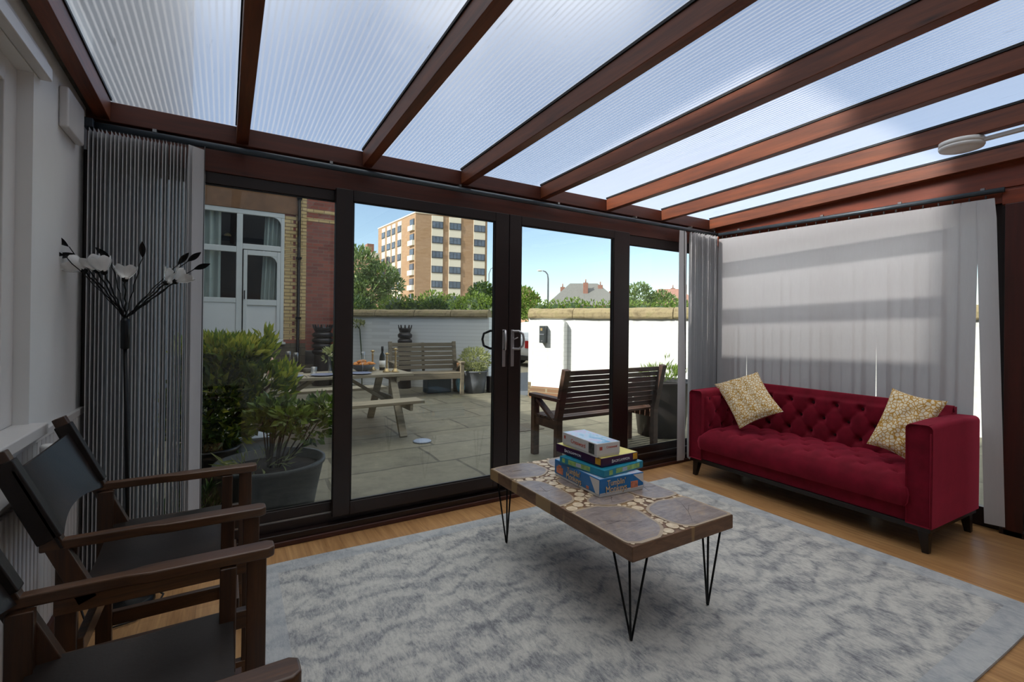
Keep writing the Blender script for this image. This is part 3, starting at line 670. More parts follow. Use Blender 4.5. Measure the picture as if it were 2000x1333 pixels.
MB().box(.13, .165, -.0016, 0, .011, .029).box(-.0016, 0, .15, .185, .011, .029).build('picture_print', 'ink_pale', r, False)
r, h = gbox('dark purple backgammon box, third up in the stack of games', 1.540, 1.697, .5440, .5875, .252, .348, 1.8, 'box_purple', 'ink_yellow')
text('B', .023, 'ink_white', r, FR(.073, .0215)); text('ACKGAMMON', .017, 'ink_white', r, FR(.135, .0205), sx=1.0)
text('B', .023, 'ink_white', r, LF(.270, .0215)); text('ACKGAMMON', .017, 'ink_white', r, LF(.205, .0205), sx=1.05)
MB().box(.215, .245, -.0012, 0, .01, .04).build('picture_print', 'ink_ochre', r, False); MB().box(-.0012, 0, .006, .042, .01, .04).build('picture_print', 'ink_ochre', r, False)
r, h = gbox('small white crossword game box with a blue picture, on top of the stack', 1.527, 1.718, .588, .655, .144, .292, -3.4, 'box_white', 'sky_print')
text('Crossword', .030, 'ink_red', r, LF(.150, .036), sx=.9); text('Crossword', .016, 'ink_red', r, FR(.092, .045), sx=.9)
MB().box(-.0012, 0, .018, .062, .012, .062).build('picture_print', 'ink_photo', r, False)
MB().box(.018, .034, -.0012, 0, .034, .05).build('emblem', 'ink_red', r, False); MB().box(-.0012, 0, .262, .275, .036, .052).build('emblem', 'ink_red', r, False)

# sofa
def tuft(u, v, su, sv, puff=.016, dep=.020, sg=.022, ou=0, ov=0):
    uu = (u-ou)/su; vv = (v-ov)/(2*sv); a = uu+vv; c = uu-vv
    h = puff*(abs(math.sin(PI*a))*abs(math.sin(PI*c))+.0001)**.42
    j0 = round((v-ov)/sv); best = 9
    for j in (j0-1, j0, j0+1):
        o = .5 if j % 2 else 0; i = round(uu-o)+o; d = math.hypot(uu*su-i*su, (v-ov)-j*sv); best = min(best, d)
    return h-dep*math.exp(-(best/sg)**2)
sf = thing('sofa', 'deep red velvet button-tufted sofa standing against the grey blinds', 'sofa', (3.25, .985, 0), math.radians(-2.0))
W, D = 1.60, .665
def edge(t, r=.1): return min(1, t/r, (1-t)/r)
def rnd(t): return math.sqrt(max(0, 1-(1-min(1, t))**2))
# frame of the base, arms and back
b = MB(); b.box(.022, D-.01, .02, W-.02, .145, .27); b.build('base', 'velvet', sf, False, bevel=.012, seg=3)
def cushion_block(name, x0, x1, y0, y1, z0, z1, crown, bev, tf=None):
    b = MB(); nx, ny = 36, 90
    def top(u, v):
        e = rnd(edge(u, .16))*rnd(edge(v, .07)); x = x0+(x1-x0)*u; y = y0+(y1-y0)*v
        h = tf(x, y)*e if tf else 0
        return (x, y, z1-bev*(1-e)+crown*math.sin(PI*u)*e+h)
    b.grid(top, nx, ny)
    k = nx+1
    def ring(z, ins): return [(x0+(x1-x0)*u+(ins if u == 0 else (-ins if u == 1 else 0)), y0+(y1-y0)*v+(ins if v == 0 else (-ins if v == 1 else 0)), z) for u, v in per]
    per = [(i/nx, 0) for i in range(nx)]+[(1, j/ny) for j in range(ny)]+[(1-i/nx, 1) for i in range(nx)]+[(0, 1-j/ny) for j in range(ny)]
    tops = [top(u, v) for u, v in per]; n = len(per)
    rs = [tops, ring(z1-bev-.01, -.006), ring((z0+z1)/2-.01, -.012), ring(z0+.02, -.006), ring(z0, .004)]
    for a, c in zip(rs, rs[1:]): b.add(a+c, [(i, n+i, n+(i+1) % n, (i+1) % n) for i in range(n)], True)
    return b.build(name, 'velvet', sf, False, weld=True)
cushion_block('seat_cushion', -.014, .56, .118, W-.118, .235, .388, .016, .045, lambda x, y: tuft(y, x, .165, .125, .013, .032, .019, .04, .10))
# arms: rounded boxes, with a tufted inner face
for s_, y0, y1 in (('a', 0, .122), ('b', W-.122, W)):
    b = MB()
    prof = []
    for k in range(9): a = PI/2+PI/2*k/8; prof.append((y0+.028+.028*math.cos(a), .675+.028*math.sin(a)))
    prof += [(y0+.002, .145), (y1-.002, .145)]
    pr2 = []
    for k in range(9): a = 0+PI/2*k/8; pr2.append((y1-.028+.028*math.cos(a), .672+.028*math.sin(a)))
    prof = prof+pr2
    n = len(prof); vs = []
    for x, ins in ((.012, .008), (0, .0), (0.0, 0), (.2, 0), (.45, 0), (D-.015, 0), (D, .012)):
        cy, cz = (y0+y1)/2, .42
        bul = .010*math.sin(PI*min(1, x/D))
        vs += [((0.0 if ins == 0 and x == 0 else x), cy+(yy-cy)*(1-ins*8), cz+(zz-cz)*(1-ins*2)+(bul if zz > .6 else 0)) for yy, zz in prof]
    L = 7
    fs = [tuple(range(n)), tuple((L-1)*n+i for i in range(n))[::-1]]+[(j*n+i, j*n+(i+1) % n, (j+1)*n+(i+1) % n, (j+1)*n+i)[::-1] for j in range(L-1) for i in range(n)]
    b.add(vs, fs, False); arm = b.build('armrest', 'velvet', sf, False, bevel=.008, seg=3)
    yy = y1 if s_ == 'a' else y0; sg = 1 if s_ == 'a' else -1
    b = MB()
    def fn(u, v):
        x = .03+(.50)*u; z = .36+.30*v; e = rnd(edge(u, .15))*rnd(edge(v, .2))
        return (x, yy+sg*(-.004+e*(.012+tuft(x, z, .15, .11, .014, .022, .018, .1, .42))), z)
    b.grid(fn, 40, 30); b.build('tufted_panel', 'velvet', arm, False)
    b = MB()
    b.tube([(.0, y0+.008 if s_ == 'a' else y1-.008, .15), (.0, y0+.008 if s_ == 'a' else y1-.008, .66)], .004, 6)
    b.tube([(.005, (y0+.02 if s_ == 'a' else y1-.02), .699), (.3, (y0+.02 if s_ == 'a' else y1-.02), .707), (D-.02, (y0+.02 if s_ == 'a' else y1-.02), .700)], .004, 6)
    b.build('piping', 'velvet', arm, False)
# back
b = MB()
def bk(u, v):
    y = .10+(W-.20)*u; s = v
    if s < .8:
        t = s/.8; z = .36+.345*t; x = .505+.045*t; nx = -1; e = rnd(min(1, t/.12))*rnd(min(1, (1-t)/.1+.25))*rnd(edge(u, .03))
        return (x-(.010+tuft(y, z, .165, .105, .015, .036, .021, .085, .45))*e, y, z)
    t = (s-.8)/.2; a = PI*t*.5
    return (.55+.045*math.sin(a)+.0, y, .705+.052*(math.sin(min(1, t*2)*PI/2))-(.004*t))
b.grid(bk, 150, 50); b.box(.575, D, .02, W-.02, .145, .69).box(.575, D, .11, W-.11, .69, .742)
b.build('backrest', 'velvet', sf, False)
b = MB()
b.tube([(D-.045, .11, .730), (D-.045, W-.11, .730)], .022, 10); b.build('back_roll', 'velvet', sf, False)
# buttons
def btn(x, y, z, par=sf):
    b = MB(); b.ball((0, 0, 0), .0095, 8, 6); o = b.build('button', 'velvet_button', None); o.parent = par; o.location = (x, y, z); return o
b0 = None
def put(x, y, z):
    global b0
    if b0 is None: b0 = btn(x, y, z); return
    c = b0.copy(); C.objects.link(c); c.location = (x, y, z); c.parent = sf
for j in (0, 1, 2):
    for i in range(-1, 11):
        y = .085+(i+(.5 if j % 2 else 0))*.165; z = .45+j*.105
        if .16 < y < W-.14: put(.505+.045*(z-.36)/.345+.016, y, z)
for j in (0, 1, 2, 3):
    for i in range(-1, 11):
        y = .04+(i+(.5 if j % 2 else 0))*.165; x = .10+j*.125
        if .16 < y < W-.16: put(x, y, .385+.016*math.sin(PI*(x-.008)/.55)-.018)
for j in (-0, 1, 2):
    for i in range(0, 4):
        x = .1+(i+(.5 if j % 2 else 0))*.15; z = .42+j*.11
        if .06 < x < .45: put(x, W-.122+.006, z); put(x, .122-.006, z)
b = MB(); b.box(.012, D-.02, .012, W-.012, .118, .148); b.build('plinth_rail', 'sofa_leg', sf, False, bevel=.002)
for x, y, sx, sy in ((.05, .05, -1, -1), (.05, W-.05, -1, 1), (D-.06, .05, 1, -1), (D-.06, W-.05, 1, 1)):
    b = MB(); b.bar((x+sx*.012, y+sy*.012, 0), (x, y, .125), .030, .030, (1, 0, 0), .052, .052); b.build('leg', 'sofa_leg', sf, False, bevel=.002)

# scatter cushions
def pillow(label, c, thick, lean):
    TL, TR, BR, BL = [Vector(p) for p in c]
    cen = (TL+TR+BR+BL)/4; nrm = (TR-TL).cross(BL-TL).normalized()
    if nrm.x > 0: nrm = -nrm
    b = MB(); n = 26
    for sgn in (1, -1):
        def fn(u, v):
            uu, vv = 2*u-1, 2*v-1
            px = (1-.10*(1-uu*uu)*abs(vv)**3)  # sides pull in between the corners
            p = TL*(1-u)*(1-v)+TR*u*(1-v)+BL*(1-u)*v+BR*u*v
            pull = .055*((1-uu*uu)*vv*vv*vv*vv+(1-vv*vv)*uu**4)
            p = p+(cen-p)*pull*1.6
            t = (max(0, 1-uu*uu)**.5*max(0, 1-vv*vv)**.5)**.72
            wr = .006*math.sin(9*uu+4*vv+lean)*math.sin(5*vv-3*uu)*t
            return p+nrm*sgn*(thick*t+wr)
        b.grid(fn, n, n)
    o = b.build('pillow', 'cushion', None, weld=True)
    # origin at the middle so the print follows the cloth
    for v_ in o.data.vertices: v_.co -= cen
    o.location = cen
    tag(o, label, 'cushion', 'mustard pebble print cushions on the sofa')
pillow('mustard pebble print cushion at the far end of the sofa, tipped on its corner', [(3.58, 2.545, .738), (3.64, 2.20, .872), (3.50, 1.915, .610), (3.41, 2.20, .438)], .062, 0)
pillow('mustard pebble print cushion leaning on the near arm of the sofa', [(3.62, 1.30, .850), (3.66, 1.04, .800), (3.48, 1.15, .428), (3.46, 1.375, .50)], .060, 2)

# folding wood and leather chairs
def chair(label, y):
    r = thing('folding_armchair', label, 'chair', (-.14, y, 0), 0, 'dark wood and leather folding armchairs by the left wall')
    for s in (-1, 1):
        yy = s*.255
        b = MB()   # arm with a wider front end
        pl = [(-.265, -.014), (-.262, .014), (-.05, .016), (.0, .026), (.24, .028), (.255, .018), (.255, -.018), (.24, -.028), (.0, -.026), (-.05, -.016)]
        b.prism([(x, yy+q) for x, q in pl], .618, .645); b.build('armrest', 'chair_wood', r, False, bevel=.005)
        b = MB(); b.bar((.215, yy, .012), (.215, yy, .618), .022, .045, (1, 0, 0)); b.build('leg', 'chair_wood_z', r, False, bevel=.003)
        b = MB(); b.bar((.150, yy-s*.024, .012), (.153, yy-s*.024, .618), .036, .022, (0, 1, 0)); b.build('leg', 'chair_wood_z', r, False, bevel=.003)
        b = MB(); b.bar((-.215, yy-s*.02, .012), (-.215, yy-s*.02, .618), .045, .022, (0, 1, 0)); b.build('leg', 'chair_wood_z', r, False, bevel=.003)
        b = MB(); b.bar((-.165, yy-s*.0, .47), (-.345, yy-s*.0, .885), .045, .028, (0, 1, 0), .036, .028); b.build('back_post', 'chair_wood_z', r, False, bevel=.003)
        b = MB(); b.bar((-.235, yy+s*.002, .47), (.235, yy+s*.002, .47), .024, .045); b.build('side_rail', 'chair_wood', r, False, bevel=.003)
        b = MB(); b.bar((-.235, yy, .155), (.235, yy, .155), .024, .05); b.build('side_rail', 'chair_wood', r, False, bevel=.003)
    for x in (-.19, .175):
        b = MB(); b.bar((x, -.235, .335), (x, .235, .335), .022, .05); b.build('stretcher', 'chair_wood', r, False, bevel=.003)
    b = MB()
    def seat(u, v): x = -.205+.37*u; y_ = -.25+.50*v; return (x, y_, .497-.045*math.sin(PI*v)**.8+.003*math.sin(9*u))
    b.grid(seat, 8, 20); k = [(x, y_, z-.006) for x, y_, z in b.v]; f = [tuple(q)[::-1] for q in b.f[:]]; b.add(k, f, True)
    n = 9
    per = list(range(9))+[j*9+8 for j in range(1, 21)]+[20*9+i for i in range(7, -1, -1)]+[j*9 for j in range(19, 0, -1)]
    b.add([b.v[i] for i in per]+[b.v[i+189] for i in per], [(i, len(per)+i, len(per)+(i+1) % len(per), (i+1) % len(per)) for i in range(len(per))])
    b.build('leather_seat', 'leather', r, False)
    b = MB()
    def back(u, v):
        y_ = -.275+.55*u; z = .625+.215*v; x = -.235-(z-.63)*.433; sag = math.sin(PI*u)
        z2 = z-.035*sag*(v)+.035*sag*(1-v)**2
        return (x-.035*sag+.018, y_, z2)
    b.grid(back, 20, 8); k = [(x-.006, y_, z) for x, y_, z in b.v]; f = [tuple(q)[::-1] for q in b.f[:]]; b.add(k, f, True)
    nn = 21; per = list(range(21))+[j*21+20 for j in range(1, 9)]+[8*21+i for i in range(19, -1, -1)]+[j*21 for j in range(7, 0, -1)]
    b.add([b.v[i] for i in per]+[b.v[i+189] for i in per], [(i, len(per)+i, len(per)+(i+1) % len(per), (i+1) % len(per)) for i in range(len(per))])
    b.build('leather_back', 'leather', r, False)
    for s in (-1, 1):   # the leather sleeves round the posts
        b = MB(); b.bar((-.242, s*.257, .648), (-.334, s*.257, .86), .052, .036, (0, 1, 0), .046, .036); b.build('leather_sleeve', 'leather', r, False, bevel=.004)
    return r
chair('dark wood folding armchair with leather back, the farther one, beside the striped blinds', 1.93)
chair('dark wood and leather folding armchair nearest the bottom left corner of the photo', 1.12)

# flower lamp by the corner
fl = thing('floor_lamp', 'tall black floor lamp branching into white glass tulips before the blind stack', 'lamp', (-.345, 2.585, 0))
MB().lathe([(.085, 0), (.095, .004), (.095, .018), (.08, .028), (.018, .032), (.012, .05)], (-.345, 2.585, 0), 32).build('base', 'black_metal', fl)
b = MB(); b.tube([(-.345, 2.585, .03), (-.355, 2.58, .6), (-.365, 2.575, 1.1)], .0075, 10); b.build('pole', 'black_metal', fl)
MB().lathe([(.010, 0), (.016, .005), (.017, .12), (.009, .135)], (-.366, 2.574, 1.10), 16).build('sleeve', 'dark_metal', fl)
b0_ = Vector((-.366, 2.574, 1.23))
leafm = []
def stem(p, cur, r=.0032):
    p = Vector(p); mid = (b0_+p)/2+Vector((0, 0, -cur*.3)); mid.x = b0_.x+(p.x-b0_.x)*.32; mid.y = b0_.y+(p.y-b0_.y)*.4
    pts = []
    for i in range(11):
        t = i/10; q = b0_*(1-t)**2+mid*2*t*(1-t)+p*t*t; q += Vector((.003*math.sin(t*40), .003*math.cos(t*40), 0)); pts.append(q)
    b = MB(); b.tube(pts, r, 6); return b.build('stem', 'black_metal', fl)
flowers = [(-.455, 2.55, 1.455, -.5), (-.430, 2.53, 1.450, -.3), (-.365, 2.55, 1.425, .05), (-.225, 2.56, 1.42, .6), (-.19, 2.53, 1.425, .8), (-.495, 2.55, 1.455, -1.0)]
for x, y, z, tl in flowers:
    st = stem((x, y, z-.03), .1)
    T = Matrix.Translation((x, y, z-.03)) @ Matrix.Rotation(tl, 4, 'Y')
    b = MB()
    for k in range(6):
        a0 = k*PI/3
        def pet(u, v, a0=a0):
            w_ = (.34+.28*math.sin(PI*min(1, v*.9)))*(1 if v < .8 else max(.05, (1-v)/.2)**.5); a = a0+(u-.5)*2*w_
            rr = .006+.026*math.sin(v*1.9)+.010*v*v+(.004 if k % 2 else 0)
            return (rr*math.cos(a), rr*math.sin(a), .062*v)
        b.grid(pet, 4, 8, True, T)
    b.build('glass_shade', 'glass_white' if 'glass_white' in M else 'glow_white', fl)
    b = MB(); b.lathe([(.003, -.012), (.011, -.006), (.012, .006), (.006, .01)], (0, 0, 0), 12, T); b.build('calyx', 'black_metal', st, True)
lv = [(-.56+.02, 2.53, 1.515, -.035, .02), (-.545, 2.5, 1.475, -.045, -.0), (-.525, 2.55, 1.49, -.03, -.02), (-.415, 2.57, 1.475, -.03, .02), (-.31, 2.57, 1.495, .0, .03), (-.15, 2.56, 1.49, .035, .02), (-.125, 2.54, 1.455, .045, .01), (-.185, 2.57, 1.475, .03, .03)]
for x, y, z, dx, dz in lv:
    stem((x, y, z), .1, .002)
    b = MB(); d = Vector((dx, -.01, dz+.01)).normalized(); sd = d.cross(Vector((0, 1, 0))).normalized()
    def lf(u, v): p = Vector((x, y, z))+d*(.07*v)+sd*((u-.5)*.024*math.sin(PI*min(1, v*.95+.03)))+Vector((0, .004*math.sin(PI*u), 0)); return p
    b.grid(lf, 3, 8); b.build('leaf', 'black_metal', fl)

# radiator, valve, cable
ra = thing('radiator', 'white ribbed radiator under the left window', 'radiator', (-.51, 1.4, .14))
b = MB()
b.box(-.535, -.50, .8, 2.04, .15, .72)
for i in range(38): b.box(-.502, -.488, .81+i*.0325, .81+i*.0325+.018, .17, .70)
b.build('panel', 'white_gloss', ra, bevel=.003)
MB().box(-.548, -.486, .8, 2.05, .72, .732).build('top_grille', 'white_gloss', ra, bevel=.002)
b = MB(); b.tube([(-.50, 2.04, .68), (-.50, 2.12, .68), (-.50, 2.14, .70), (-.50, 2.14, .76)], .009, 8); b.tube([(-.50, 2.12, .68), (-.52, 2.13, .5), (-.52, 2.13, .02)], .008, 8); b.build('pipe', 'white_gloss', ra)
MB().lathe([(.014, 0), (.021, .008), (.021, .045), (.016, .052)], (-.50, 2.14, .755), 16).build('valve_head', 'white_plastic', ra)
for yy in (1.0, 1.85): MB().box(-.56, -.535, yy-.02, yy+.02, .2, .68).build('bracket', 'white_gloss', ra)
cb = thing('power_cable', 'black cable with a blue sleeve looping down behind the farther armchair', 'cable', (-.50, 2.45, 0))
b = MB(); b.tube([(-.537, 2.38, .42), (-.52, 2.40, .38), (-.50, 2.44, .30), (-.495, 2.47, .22), (-.49, 2.50, .1), (-.47, 2.5, .02), (-.44, 2.45, .008), (-.40, 2.40, .008), (-.30, 2.42, .008), (-.24, 2.48, .008), (-.22, 2.56, .022), (-.27, 2.63, .035), (-.34, 2.66, .037), (-.42, 2.62, .03)], .004, 8); b.build('cord', 'black_plastic', cb)
b = MB(); b.tube([(-.502, 2.436, .31), (-.4955, 2.468, .225)], .011, 10); b.build('blue_sleeve', 'bag_cyan', cb)
o = MB().box(-.548, -.532, 2.33, 2.42, .40, .49).build('wall_socket', 'white_plastic', bevel=.003); tag(o, 'white socket on the left wall behind the farther armchair', 'socket')

# ================================================================ OUTSIDE
G = -.12
b = MB(); b.add([(-.56, 2.98, G), (4.2, 2.98, G), (4.2, -1.8, G), (9.9, -1.8, G), (9.9, -.8, G), (4.95, 7.45, G), (4.75, 8.5, G), (2.4, 11.2, G), (-.56, 11.2, G)], [tuple(range(9))[::-1]])
struct(b.build('patio', 'paving'), 'flagstone patio')
b = MB(); b.add([(-80, -40, G-.02), (160, -40, G-.02), (160, 200, G-.02), (-80, 200, G-.02)], [(0, 1, 2, 3)]); struct(b.build('ground', 'ground'), 'ground beyond the yard')
b = MB(); b.add([(4.9, 7.6, G-.004), (9.5, 7.6, G-.004), (12, 12.0, G-.004), (4.9, 11.0, G-.004)], [(0, 1, 2, 3)]); struct(b.build('driveway', 'tarmac'), 'tarmac drive behind the gateway')
struct(MB().box(-.56, 4.2, 2.98, 3.0, G, 0).build('trim_4', 'dark_stone'))
# house blocks added at left and behind, stepped in height to cast the shade
b = MB(); b.box(-9, -.861, -1.8, .78, G, 6.5).box(-9, -.861, .78, 3.0, 0, 4.2).box(-9, -.6, 3.0, 8.1, G, 2.95).box(-9, 9, -8, -2.01, G, 6.5).box(-9, -.6, 8.1, 11.2, G, 8.0)
struct(b.build('wall_outer', 'slate'), 'grey house blocks added on the left to cast shade')
# brick wing
b = MB(); WY = 11.2
b.box(-9, 2.50, WY, WY+9, 4.0, 5.15).box(1.06, 2.50, WY, WY+9, .62, 4.0).box(-9, -2.3, WY, WY+9, .62, 4.0)
b.box(-2.3, 1.06, WY+2.5, WY+9, G, 4.0)
struct(b.build('wall_wing', 'red_brick'), 'red brick wing of the house')
struct(MB().box(-9, 1.50, WY-.01, WY+.15, G, .78).box(1.5, 2.53, WY-.008, WY+9, G, .30).build('trim_5', 'dark_stone'), 'stone plinth')
b = MB(); b.box(-2.5, 1.35, WY-.03, WY+.1, 3.56, 4.02); struct(b.build('trim_6', 'lintel', bevel=.01), 'stone lintel')
b = MB()
z = .86; i = 0
while z < 5.05:
    wL = .25 if i % 2 else .17
    wR = .21 if i % 2 == 0 else .11
    if z < 3.5: b.box(1.06, 1.06+wL, WY-.008, WY+.02, z, z+.072)
    if z > .55: b.box(1.49-wR, 1.495, WY-.008, WY+.02, z, z+.072)
    z += .0785; i += 1
for z0 in (3.66, 3.47): b.box(1.5, 2.5, WY-.008, WY+.02, z0, z0+.075)
struct(b.build('trim_7', 'yellow_brick', bevel=.003), 'yellow brick quoins and bands')
o = thing('downpipe', 'black downpipe on the yellow quoins of the brick wing', 'pipe', (1.30, WY-.06, .3))
b = MB(); b.tube([(1.34, WY-.06, 5.15), (1.34, WY-.06, .45), (1.34, WY-.14, .35)], .034, 10); b.build('pipe', 'black_metal', o)
for z in (1.3, 2.6, 3.9): MB().box(1.29, 1.39, WY-.1, WY, z, z+.05).build('bracket', 'black_metal', o)
o = MB().tube([(2.26, WY-.03, 2.45), (2.27, WY-.03, 1.2), (2.3, WY-.03, .9)], .008, 6).build('wall_cable', 'iron'); tag(o, 'thin brown cable running down the red brick wing', 'cable')
wn = sroot('window_3', (0, WY, .81))
b = MB(); f0, f1 = WY-.015, WY+.055
b.box(-2.3, 1.06, f0, f1, 3.46, 3.56).box(-2.3, 1.06, f0, f1, .80, .88).box(.17, .28, f0, f1, .88, 3.46).box(.99, 1.06, f0, f1, .88, 3.46).box(-2.3, .17, f0, f1, 2.66, 2.78).box(.28, .99, f0, f1, 2.74, 2.85)
b.box(-1.0, -.9, f0, f1, .88, 3.46).box(-2.3, .17, f0, f1, 1.62, 1.72)
b.build('window_frame', 'upvc', wn, bevel=.01)
b = MB(); b.box(.30, .37, f0-.02, f1, .88, 2.72).box(.92, .985, f0-.02, f1, .88, 2.72).box(.37, .92, f0-.02, f1, 2.62, 2.72).box(.37, .92, f0-.02, f1, 1.58, 1.70).box(.37, .92, f0-.02, f1, .88, .98)
for cx, cz, x1, z1 in ((.92, 2.62, 1, 1),):
    pl = [(cx, cz)]+[(cx-.16+.16*math.sin(k*PI/16), cz-.16+.16*math.cos(k*PI/16)) for k in range(9)][::1]
    b.add([(x, f0-.015, z) for x, z in pl]+[(x, f1, z) for x, z in pl], [tuple(range(10)), tuple(range(10, 20))[::-1]])
b.build('glazed_door', 'upvc', wn, bevel=.006)
b = MB(); cx, cz = .99, 3.46; pl = [(cx, cz)]+[(cx-.17+.17*math.sin(k*PI/16), cz-.17+.17*math.cos(k*PI/16)) for k in range(9)]
b.add([(x, f0+.005, z) for x, z in pl]+[(x, f1, z) for x, z in pl], [tuple(range(10)), tuple(range(10, 20))[::-1]]); b.build('rounded_corner', 'upvc', wn)
MB().box(-2.3, .17, WY, WY+.03, .88, 1.62).box(.37, .92, WY-.005, WY+.02, .98, 1.58).build('white_panel', 'white_plastic', wn, bevel=.003)
MB().box(-2.4, 1.10, WY-.07, WY+.02, .76, .805).build('window_sill', 'upvc', wn, bevel=.006)
MB().box(-2.3, .17, WY+.02, WY+.026, 1.7, 3.46).box(.28, .99, WY+.02, WY+.026, 2.84, 3.46).box(.37, .92, WY+.0, WY+.006, 1.68, 2.64).build('pane', 'glass', wn)
MB().box(.315, .335, WY-.06, WY-.03, 1.70, 1.88).build('handle', 'black_plastic', wn, bevel=.003)
MB().box(-.48, -.36, WY-.006, WY+.004, 1.0, 1.06).build('plaque', 'plaque', wn)
def drape(x0, x1, z0, z1, n=7, dy=.28, lean=0):
    b = MB()
    b.grid(lambda u, v: (x0+(x1-x0)*u+lean*(1-v), WY+dy+.05*math.sin(u*n*2*PI), z0+(z1-z0)*v), n*12, 3); b.build('curtain', 'curtain', wn)
drape(-1.0, -.10, 1.6, 3.5, 6, dy=.14); drape(.70, 1.05, 1.6, 3.5, 4, dy=.14, lean=-.08)
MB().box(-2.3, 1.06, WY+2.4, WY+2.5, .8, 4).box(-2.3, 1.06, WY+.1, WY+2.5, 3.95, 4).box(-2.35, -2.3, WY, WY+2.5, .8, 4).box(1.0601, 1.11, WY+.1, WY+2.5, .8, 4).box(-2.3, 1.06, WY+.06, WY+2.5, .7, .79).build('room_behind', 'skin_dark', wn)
o = MB().lathe([(.07, 0), (.075, .01), (.05, .05), (.02, .07)], (.01, WY+.8, 3.10), 16).build('pendant_lamp', 'lamp_yellow'); tag(o, 'small yellow pendant shade seen inside the wing window', 'lamp')

# boundary walls and copings
def wall_run(name, p, q, h, mat, t=.24, base=None):
    p, q = Vector((p[0], p[1], 0)), Vector((q[0], q[1], 0)); d = (q-p).normalized(); n = Vector((-d.y, d.x, 0))
    if n.dot(Vector((1, 1, 0))) < 0: n = -n
    b = MB(); L = (q-p).length; k = int(L/.25)
    c = lambda s, off, z: tuple(p+d*s+n*off+Vector((0, 0, z)))
    b.add([c(0, 0, G), c(L, 0, G), c(L, t, G), c(0, t, G), c(0, 0, h), c(L, 0, h), c(L, t, h), c(0, t, h)], [(0, 3, 2, 1), (4, 5, 6, 7), (0, 1, 5, 4), (1, 2, 6, 5), (2, 3, 7, 6), (3, 0, 4, 7)])
    return struct(b.build(name, mat), None), p, d, n, L, c
def coping(name, c, L, h, t=.24, hh=.19):
    b = MB(); rr = random.Random(5); prof = [(-.05, 0), (-.065, .03), (-.055, .10), (-.02, .155), (.05, .185), (t/2, .19), (t, .17), (t+.06, .08), (t+.06, 0)]
    s = 0
    while s < L-.05:
        l = min(rr.uniform(.75, 1.0), L-s); pts = []
        N = 8
        for i in range(N+1):
            ss = s+.006+(l-.012)*i/N; 
            for o_, z in prof: pts.append(c(ss, o_+rr.uniform(-.005, .005), h+z*hh/.19+rr.uniform(-.006, .006)))
        m = len(prof)
        b.add(pts, [(i*m+j, (i+1)*m+j, (i+1)*m+(j+1) % m, i*m+(j+1) % m) for i in range(N) for j in range(m)]+[tuple(range(m)), tuple(N*m+i for i in range(m))[::-1]])
        s += l
    return struct(b.build(name, 'coping'), 'sandstone coping')
w1, p, d, n, L, c = wall_run('wall_yard_far', (2.15, 10.98), (4.66, 8.58), 1.38, 'render_white'); coping('trim_8', c, L, 1.38, hh=.16)
w2, p, d, n, L, c2 = wall_run('wall_yard_right', (4.93, 7.50), (9.6, -.58), 1.36, 'render_white'); coping('trim_9', c2, L, 1.36)
b = MB(); b.add([c2(0, -.004, G), c2(.25, -.004, G), c2(.25, -.004, .15), c2(0, -.004, .15), c2(0, .245, G), c2(0, .245, .15)], [(0, 1, 2, 3), (0, 3, 5, 4)]); b.cur = 0
struct(b.build('trim_10', 'old_brick'), 'bare brick foot of the gateway')
# pier with the post box
b = MB(); a0, a1 = .13, .80; pf = -.16
top = [(a0, 1.18), (a0+.10, 1.28), (a0+.2, 1.33), (a1-.06, 1.33), (a1, 1.27)]
poly = [(a0, G)]+top+[(a1, G)]
k = len(poly); b.add([c2(s, pf, z) for s, z in poly]+[c2(s, .01, z) for s, z in poly], [tuple(range(k)), tuple(range(k, 2*k))[::-1]]+[(i, k+i, k+(i+1) % k, (i+1) % k) for i in range(k)])
struct(b.build('wall_pier', 'render_white', bevel=.03, seg=3), 'white pier in front of the yard wall')
b = MB(); b.add([c2(.12, pf-.006, G), c2(.815, pf-.006, G), c2(.815, pf-.006, .10), c2(.12, pf-.006, .10), c2(.815, .0, G), c2(.815, .0, .10)], [(0, 1, 2, 3), (1, 4, 5, 2)])
struct(b.build('trim_11', 'old_brick'), 'brick foot of the white pier')
pb = thing('post_box', 'dark wall-mounted post box on the sunlit white pier', 'post box', c2(.42, pf, 1.0))
def cbox(b, s0, s1, o0, o1, z0, z1):
    return b.add([c2(s, o, z) for z in (z0, z1) for o in (o0, o1) for s in (s0, s1)], [(0, 2, 3, 1), (4, 5, 7, 6), (0, 1, 5, 4), (2, 6, 7, 3), (0, 4, 6, 2), (1, 3, 7, 5)])
cbox(MB(), .36, .47, pf-.13, pf-.001, .91, 1.22).build('box', 'post_black', pb, bevel=.008)
cbox(MB(), .385, .425, pf-.134, pf-.129, 1.13, 1.18).build('emblem', 'brass', pb)
cbox(MB(), .37, .46, pf-.138, pf-.13, 1.05, 1.075).build('flap', 'slate', pb, bevel=.003)
b = MB(); cbox(b, .40, .43, pf-.135, pf-.129, .935, .955); b.build('lock', 'silver', pb)

